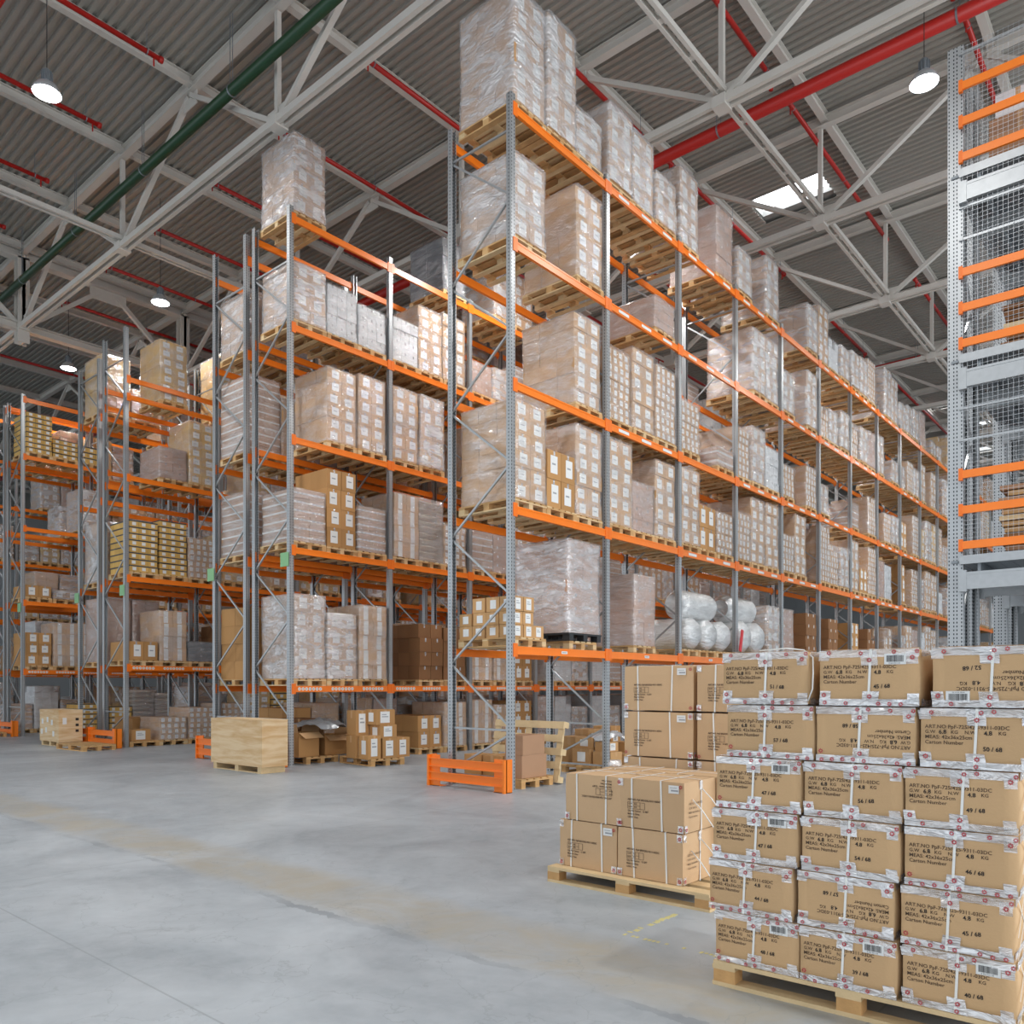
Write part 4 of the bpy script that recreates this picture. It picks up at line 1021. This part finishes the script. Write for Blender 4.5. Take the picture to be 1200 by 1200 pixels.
# ------------------------------------------------------------------ single goods
def carton(x, y, z, w, d, h, rz, label, m='kN', paper=0, group='loose cartons on the floor', tape=True, name='loose_carton'):
    """w along y (facing the aisle), d along x"""
    b = MB(); b.box(-d/2, d/2, -w/2, w/2, 0, h)
    if tape:
        b.box(d/2, d/2+.001, -.025, .025, h*.7, h, 1).box(-d/2, d/2, -.025, .025, h, h+.001, 1).box(-.03, .03, -w/2-.001, -w/2, h*.7, h, 1)
    o = b.obj(name, [M[m], M['kL']], None, (x, y, z), rz); tag(o, label, 'carton', group)
    if paper:
        p = MB(); p.box(d/2+.001, d/2+.003, -w*.28, w*.22, h*.12, h*.88, 0).box(d/2+.003, d/2+.0035, -w*.2, w*.14, h*.5, h*.56, 1).box(d/2+.003, d/2+.0035, -w*.2, w*.05, h*.65, h*.7, 1)
        if paper > 1: MB().box(-d*.2, d*.25, -w/2-.003, -w/2-.001, h*.2, h*.8, 0).obj('paper_sheet', M['paper'], o)
        p.obj('paper_sheet', [M['paper'], M['print']], o)
    return o
def wrapped_big(x, y, z, D_, W_, h, st, label, f='film_heavy', rz=0, group='big wrapped loads'):
    o = load(st, x, y, z, h, label, True, rz, None, group, fm=f, words='@', wy=W_/.78); o['label'] = label; o.scale.x = D_/1.2; return o
# first bay, first level of the nearest rack: small cartons and a big wrapped load
zb = L1[0]+.002
w0 = 'first level of nearest rack, first bay'
pal(-8.66, 9.83, zb, w0+', near place')
rd = random.Random(12)
for r in range(3):
    for j in range(3):
        for i in range(4):
            if r == 2 and (j > 1 or i == 3): continue
            if r == 1 and (i == 0 and j == 2): continue
            hh = (.2, .2, .23)[r]; w_ = .25
            carton(-8.24-i*.29+rd.uniform(-.01, .01), 9.58+j*.262, zb+.147+(0, .205, .41)[r], w_, .27, hh, rd.uniform(-.03, .03),
                   'small labelled kraft carton in the heap, %s layer, %s from aisle, %s column' % (['lowest', 'middle', 'top'][r], NUM[i], ['near', 'middle', 'far'][j]), 'kK', 2, 'small cartons in the first bay')
pal(-8.66, 11.25, zb, w0+', under the black plastic pallet')
bp_ = MB()
for y in (-.42, 0, .42): bp_.box(-.6, .6, y-.06, y+.06, 0, .02)
for x in (-.53, 0, .53):
    for y in (-.42, 0, .42): bp_.box(x-.07, x+.07, y-.06, y+.06, .02, .1)
bp_.box(-.6, .6, -.5, .5, .1, .13)
tag(bp_.obj('plastic_pallet', M['black_plastic'], None, (-8.62, 11.25, zb+.147), .03), 'black plastic pallet under the big wrapped load, first bay of nearest rack', 'pallet')
wrapped_big(-8.62, 11.25, zb+.278, 1.15, .98, 1.56, 'P', 'tall rosy wrapped load on a black plastic pallet, first bay of nearest rack', 'film_heavy', .03)
# bubble wrap rolls
def roll(x, y, z, r, L, axis, seed, label, lump=.05):
    b = MB(); n, m_ = 28, 18; rs = []
    for i in range(m_+1):
        t = i/m_; e = 1-max(0, abs(t-.5)*2-.8)/.2*.35
        for j in range(n):
            a = 2*PI*j/n; p = Vector((math.cos(a), math.sin(a), t*2)); k = 1+lump*noise.noise(p*2.2+Vector((seed, 0, 0)))+lump*.5*noise.noise(p*6)
            b.v.append(((t-.5)*L, math.cos(a)*r*k*e, r+math.sin(a)*r*k*e))
    for i in range(m_):
        for j in range(n): b.f.append((i*n+j, i*n+(j+1) % n, (i+1)*n+(j+1) % n, (i+1)*n+j)); b.m.append(0)
    for s, base in ((0, 0), (1, m_*n)):
        k = len(b.v); b.v.append(((-.5, .5)[s]*L*1.01, 0, r)); 
        for j in range(n): b.f.append((k, base+j, base+(j+1) % n)); b.m.append(0)
    o = b.obj('bubble_wrap_roll', M['bubble_core'] if 0 else M['bubble'], None, (x, y, z), 0 if axis == 'x' else PI/2, True)
    tag(o, label, 'bubble wrap roll', 'bubble wrap rolls'); return o
where = 'first level of nearest rack'
k = 0
for s in (6, 7, 8, 9, 10):
    bay, kk = divmod(s, 3); pal(-8.68, Y0+bay*BAY+.485+.81*kk, zb, 'first level of nearest rack, %s bay, %s place' % (NUM[bay], SLOTN[kk]))
zr = zb+.15
for x, y, z, r, L, ax, lb in ((-8.6, 15.2, zr, .33, 1.2, 'x', 'lower left roll of white bubble wrap in the first pile'), (-8.6, 15.9, zr, .33, 1.2, 'x', 'lower middle roll of white bubble wrap in the first pile'),
     (-8.6, 16.56, zr, .33, 1.2, 'x', 'lower right roll of white bubble wrap in the first pile'), (-8.4, 15.7, zr+.63, .31, 1.5, 'y', 'roll of white bubble wrap lying on top of the first pile'),
     (-8.6, 17.6, zr, .37, 1.2, 'x', 'lower near roll of white bubble wrap in the second pile'), (-8.6, 18.36, zr, .37, 1.2, 'x', 'lower far roll of white bubble wrap in the second pile'), (-8.5, 17.98, zr+.7, .32, 1.45, 'y', 'top roll of white bubble wrap in the second pile')):
    k += 1; roll(x, y, z, r, L, ax, k, lb)
tp = MB(); tp.box(-.012, .012, -.05, .05, 0, .5, 0, Matrix.Rotation(-.25, 4, 'X'))
tag(tp.obj('red_ribbon', mat('red_ribbon', '#d8262c', .4), None, (-7.96, 17.17, zr+.02)), 'red ribbon standing between the two piles of bubble wrap', 'ribbon')
# ground of the nearest rack
fine_pallet(-8.62, 9.96, 0, 'wooden pallet on the floor inside the first bay of nearest rack')
carton(-8.28, 9.98, .147, .62, .36, .36, 0, 'lower of two plain brown cartons on the first bay floor pallet', 'kG', 0, tape=False)
carton(-8.28, 9.96, .509, .56, .36, .31, .02, 'upper of two plain brown cartons on the first bay floor pallet', 'kG', 0, tape=False)
for i in range(3):
    carton(-8.66-.42*(i % 2)-.02, 9.78+.36*(i//2), .147+(.001), .34, .38, .33, 0, 'brown carton behind the two plain ones, %s of three' % NUM[i], 'kN', 1)
lp = MB()
for q in pallet_parts(1.5, 1.0): 
    for bx in q: lp.box(*bx)
o = lp.obj('wooden_pallet', M['wood_light'], None, (-8.7, 10.62, .5)); o.rotation_euler = (math.radians(80), 0, 0); tag(o, 'pale pallet standing on edge and leaning inside the first bay', 'pallet', 'wooden pallets on the floor')
fine_pallet(-8.7, 12.6, PI/2, 'wooden pallet with loose cartons on the floor of the second bay')
rd = random.Random(8)
PL = [(a, b+.22, c, d, e, g_) for a, b, c, d, e, g_ in [(-8.25, 12.05, .147, .34, .4, .26), (-8.25, 12.5, .147, .4, .36, .2), (-8.7, 12.1, .147, .45, .42, .3), (-8.72, 12.6, .147, .42, .4, .33), (-8.3, 12.1, .409, .3, .3, .17), (-8.7, 12.1, .45, .3, .4, .2),
      (-9.1, 12.2, .147, .4, .34, .5), (-9.1, 12.65, .147, .4, .34, .62)]]
for i, p in enumerate(PL): carton(*p, rd.uniform(-.1, .1), 'loose kraft carton in the second bay heap, %s counting from the aisle' % NUM[i], 'kK', i % 3)
for i, (x, y, h) in enumerate(((-8.3, 13.5, .32), (-8.3, 13.95, .3), (-8.3, 14.9, .42), (-8.75, 13.5, .5), (-8.75, 13.98, .45), (-9.12, 13.55, .8), (-9.12, 14.95, .6))):
    carton(x, y, 0, .38, .4, h, rd.uniform(-.12, .12), 'kraft carton standing on the floor at the second frame, %s one' % NUM[i], 'kN', i % 2)
def crumple(x, y, z, sx, sy, sz, m, name, label, cat, seed, n=22):
    b = MB()
    for i in range(n+1):
        for j in range(n+1):
            u, v = i/n*2-1, j/n*2-1; q = Vector((u*1.6+seed, v*1.6, seed)); w = max(0, 1-(u*u*.8+v*v*.8))**.5
            b.v.append((u*sx/2*(1+.12*noise.noise(q*2)), v*sy/2*(1+.15*noise.noise(q*2.3+Vector((9, 0, 0)))), sz*(w*.75+.45*abs(noise.noise(q*2.6))*(w+.15)+.12*abs(noise.noise(q*7))*(w+.1))))
    for i in range(n):
        for j in range(n): b.f.append((i*(n+1)+j, (i+1)*(n+1)+j, (i+1)*(n+1)+j+1, i*(n+1)+j+1)); b.m.append(0)
    o = b.obj(name, m, None, (x, y, z), seed, True); tag(o, label, cat); return o
silver = mat('silver_film', '#c3c6ca', .25, .35, .8); grey_sheet = mat('grey_plastic_sheet', '#8c9094', .3, .2, .8)
crumple(-8.5, 12.6, .6, .75, .6, .16, silver, 'plastic_bag', 'crumpled silvery plastic bag on the loose cartons of the second bay', 'bag', 1.3)
# ground of the second rack
fine_pallet(-13.05, 10.75, -.12, 'wooden pallet jutting into the aisle under papered cartons, second rack')
PB = [(-12.66, 10.38, .147, .3, .33, .46, 2), (-12.64, 10.76, .147, .34, .36, .4, 1), (-12.66, 11.12, .147, .33, .36, .4, 1), (-13.05, 10.4, .147, .34, .36, .45, 1), (-13.06, 10.8, .147, .36, .36, .42, 0), (-13.06, 11.15, .147, .32, .36, .4, 1), (-12.66, 10.72, .55, .4, .38, .27, 2),
      (-12.7, 10.68, .822, .44, .4, .3, 2), (-13.06, 10.4, .6, .3, .36, .5, 1), (-13.08, 11.1, .57, .3, .34, .48, 1)]
for i, p in enumerate(PB): carton(*p[:6], -.12+random.Random(i).uniform(-.04, .04), 'kraft carton with white paper on the jutting pallet, %s of ten' % NUM[i], 'kN', p[6])
fine_pallet(-14.5, 10.15, 0, 'wooden pallet under the torn open cartons at the second rack foot')
def open_carton(x, y, z, w, d, h, rz, label):
    b = MB(); t = .006
    b.box(-d/2, d/2, -w/2, w/2, 0, t).box(-d/2, -d/2+t, -w/2, w/2, 0, h).box(d/2-t, d/2, -w/2, w/2, 0, h).box(-d/2, d/2, -w/2, -w/2+t, 0, h).box(-d/2, d/2, w/2-t, w/2, 0, h)
    o = b.obj('open_carton', M['kN'], None, (x, y, z), rz); tag(o, label, 'carton')
    for k, (px, py, a, b_) in enumerate(((d/2, 0, 1, 0), (-d/2, 0, -1, 0), (0, w/2, 0, 1), (0, -w/2, 0, -1))):
        f = MB(); L = d*.4
        if a: f.quad([(px, -w/2+.01, h), (px, w/2-.01, h), (px+a*L*.8, w/2-.02, h-L*.5), (px+a*L*.8, -w/2+.02, h-L*.5)])
        else: f.quad([(-d/2+.01, py, h), (d/2-.01, py, h), (d/2-.02, py+b_*L*.15, h+L*.8), (-d/2+.02, py+b_*L*.15, h+L*.8)])
        f.obj('flap', M['kL'], o)
    return o
open_carton(-14.2, 9.8, .147, .55, .55, .5, .12, 'torn open brown carton nearer the rack end, second rack floor')
open_carton(-14.25, 10.58, .147, .55, .55, .42, -.1, 'open brown carton with the grey sheet, second rack floor')
crumple(-14.05, 10.15, .72, .95, 1.0, .2, grey_sheet, 'plastic_sheet', 'crumpled grey plastic sheet over the open cartons, second rack floor', 'plastic sheet', 2.1)
carton(-14.95, 10.1, .147, .9, .55, .75, .0, 'big brown carton behind the torn open ones, second rack floor', 'kB', 0)
# plywood crates at the rack ends
def crate(x0, x1, y0, y1, z0, h, label, labels=False):
    cx, cy = (x0+x1)/2, (y0+y1)/2; L, D_ = x1-x0, y1-y0
    t = empty('plywood_crate', (cx, cy, 0)); tag(t, label, 'crate')
    MB().box(-L/2, L/2, -D_/2, D_/2, z0, z0+h-.012).obj('crate_body', M['ply'], t)
    MB().box(-L/2-.006, L/2+.006, -D_/2-.006, D_/2+.006, z0+h-.012, z0+h).obj('lid', M['ply'], t)
    for x in (-L/2+.12, 0, L/2-.12):
        MB().box(x-.06, x+.06, -D_/2+.02, D_/2-.02, .02, z0).box(x-.06, x+.06, -D_/2+.02, D_/2-.02, 0, .02).obj('skid', M['wood_light'], t)
    MB().box(-L/2+.05, L/2-.05, -D_/2+.03, -D_/2+.13, 0, .0199).obj('bottom_board', M['wood_light'], t)
    if labels:
        p = MB()
        for px, pz in ((-.45, .62), (-.1, .68), (-.5, .3), (-.2, .35), (.2, .6), (.3, .25)): p.box(px*L/1.3-.06, px*L/1.3+.06, -D_/2-.003, -D_/2-.001, z0+pz*h-.07, z0+pz*h+.07)
        p.box(L/2+.001, L/2+.003, -.2, -.1, z0+h*.55, z0+h*.75)
        p.obj('label_sheets', M['paper'], t)
        q = MB(); 
        for i in range(3): q.box(L/2+.001, L/2+.002, .12, .2, z0+h*(.3+.18*i), z0+h*(.38+.18*i))
        q.obj('stencil_mark', M['pen'], t)
crate(-14.72, -12.93, 8.12, 8.66, .12, .86, 'blank plywood crate standing before the second rack end')
crate(-24.1, -22.8, 8.3, 8.9, .12, .85, 'plywood crate with white labels before the third rack', True)
fine_pallet(-21.45, 8.45, .04, 'empty flat wooden pallet lying before the third rack end', 1.5, .8)
carton(-21.55, 9.8, .147, .5, .4, .3, 0, 'small brown carton on a pallet beside the third rack guard', 'kN', 1)
fine_pallet(-21.86, 9.86, 0, 'wooden pallet under the small carton beside the third rack guard')
fine_pallet(-29.2, 8.5, 0, 'empty wooden pallet at the leftmost rack end')

# ------------------------------------------------------------------ mezzanine rack at the right
mz = empty('mezzanine_rack', (-2.70, 12.85, 0)); tag(mz, 'tall galvanised mezzanine rack with wire mesh and orange rails at the right edge', 'mezzanine')
H = 10.7; BX = 3.0
pm = post_mesh(H); ROWS = [0, 1.1, 3.3, 4.4, 6.6, 7.7]
for ix in range(3):
    for y in ROWS:
        for dx in (-.05, .05):   # doubled posts facing the aisle
            put(pm, 'upright', mz, (ix*BX+dx, y, 0), -PI/2 if y in (0, 3.3, 6.6) else PI/2)
    for y in (0, 3.3, 6.6):
        b = MB(); z = .3; s = 0
        while z < H-1.1:
            b.bar((ix*BX, y+.03+(1.04 if s else 0), z), (ix*BX, y+.03+(0 if s else 1.04), z+1.0), .03, .03); z += 1.0; s ^= 1
        b.obj('frame_brace', M['galv'], mz)
FZ = [3.08, 5.93, 8.56]
for z in FZ:
    for ix in range(2):
        for y in ROWS:
            b = MB(); yo = -.06 if y in (0, 3.3, 6.6) else .06
            b.box(ix*BX+.05, (ix+1)*BX-.05, y+yo-.03, y+yo+.03, z-.12, z+.12); b.box(ix*BX+.05, (ix+1)*BX-.05, y+yo-.036, y+yo+.036, z+.085, z+.12)
            for e in (ix*BX+.11, (ix+1)*BX-.11): b.box(e-.05, e+.05, y+yo-.04, y+yo+.04, z-.15, z+.15)
            b.obj('floor_beam', M['galv'], mz)
    # joists and perforated deck
    for ix in range(2):
        for k in range(5):
            x = ix*BX+.3+k*.6
            MB().box(x-.02, x+.02, 0, 7.7, z+.125, z+.26).obj('joist', M['galv_dark'], mz)
    b = MB(); x = 0
    for k in range(40):
        x0 = -.05+k*6.1/40; b.box(x0, x0+.09, -.02, 7.75, z+.265, z+.30)
        if k < 39: b.box(x0+.09, x0+.1525, -.02, 7.75, z+.27, z+.275)
    b.obj('floor_deck', M['galv_dark'], mz)
    MB().box(.06, 2*BX, -.055, -.035, z+.24, z+.36).obj('edge_trim', M['galv'], mz)
    for dz in (.50, 1.0, 1.5):
        for ix in range(2):
            b = MB(); b.box(ix*BX+.06, (ix+1)*BX-.06, -.1, -.06, z+dz-.055, z+dz+.055)
            for e in (ix*BX+.06, (ix+1)*BX-.11): b.box(e, e+.05, -.105, -.055, z+dz-.085, z+dz+.085, 1)
            b.obj('guard_rail', [M['orange'], M['orange_plate']], mz)
    for dz in (2.0, 2.45):
        if z+dz < H: MB().box(.05, 2*BX, -.03, 0, z+dz-.015, z+dz+.015).obj('tie_rod', M['galv'], mz)
b = MB(); z0, z1 = FZ[0]+.3, 10.65; p = .062
x = .1
while x < 2*BX: b.box(x-.0016, x+.0016, -.046, -.043, z0, z1); x += p
z = z0
while z < z1: b.box(.1, 2*BX, -.043, -.040, z-.0016, z+.0016); z += p
b.obj('wire_mesh', M['wire'], mz)
# second mesh on the aisle side
b = MB(); y = .1
while y < 7.7: b.box(.10, .103, y-.0016, y+.0016, FZ[1]+.3, z1); y += .09
z = FZ[1]+.3
while z < z1: b.box(.103, .106, .1, 7.7, z-.0016, z+.0016); z += .09
b.obj('wire_mesh', M['wire'], mz)
def mzc(x, y, z, w, d, h, label, m='kN', paper=0, rz=0): return carton(-2.70+x, 12.85+y, z, w, d, h, rz, label, m, paper, 'goods on the mezzanine')
mzc(.75, .55, FZ[2]+.302, .6, .75, .75, 'brown carton with a mark on the top mezzanine floor behind the mesh', 'kG', 0)
mzc(.72, .55, FZ[2]+1.06, .5, .55, .35, 'pale carton stacked on the marked one, top mezzanine floor', 'kW')
mzc(1.9, .6, FZ[2]+.302, .7, .8, 1.1, 'tall brown carton beside the marked one, top mezzanine floor', 'kB')
mzc(1.9, .6, FZ[2]+1.41, .7, .7, .2, 'slate box on top of the tall carton, top mezzanine floor', 'kD')
def bundle(x, y, z, L, D_, n, label, m='wood'):
    t = empty('board_bundle', (-2.70+x, 12.85+y, z)); tag(t, label, 'boards', 'board bundles on the mezzanine'); rd = random.Random(n+int(z*7))
    for i in range(n):
        zz = i*.085
        MB().box(-L/2+rd.uniform(0, .12), L/2, -D_/2, D_/2, zz+.02, zz+.083).obj('board', M[rd.choice(('wood', 'kG', 'kB', 'wood_light'))], t)
    for xx in (-L/3, L/3): MB().box(xx-.05, xx+.05, -D_/2, D_/2, 0, .02).obj('batten', M['wood'], t)
bundle(1.6, .58, FZ[1]+.302, 2.2, .8, 8, 'stack of flattened cartons and boards on the middle mezzanine floor')
mzc(1.7, .6, FZ[1]+1.03, .7, 1.5, .3, 'flat brown carton with a white slip on the middle mezzanine boards', 'kG', 2)
mzc(1.55, .6, FZ[1]+1.34, .6, 1.3, .2, 'flat kraft carton, topmost on the middle mezzanine boards', 'kK')
bundle(1.6, .58, FZ[0]+.302, 2.2, .8, 12, 'stack of dark boards on the lowest mezzanine floor')
mzc(1.7, .6, FZ[0]+1.37, .6, 1.3, .12, 'white flat box on the dark boards, lowest mezzanine floor', 'kW')
for i in range(3):
    for q in range(2):
        mzc(1.0+q*1.5, 3.9, FZ[i]+.302, .7, .9, .9, 'brown carton in the second mezzanine row, %s floor, %s' % (['lowest', 'middle', 'top'][i], ['left', 'right'][q]), 'kN')
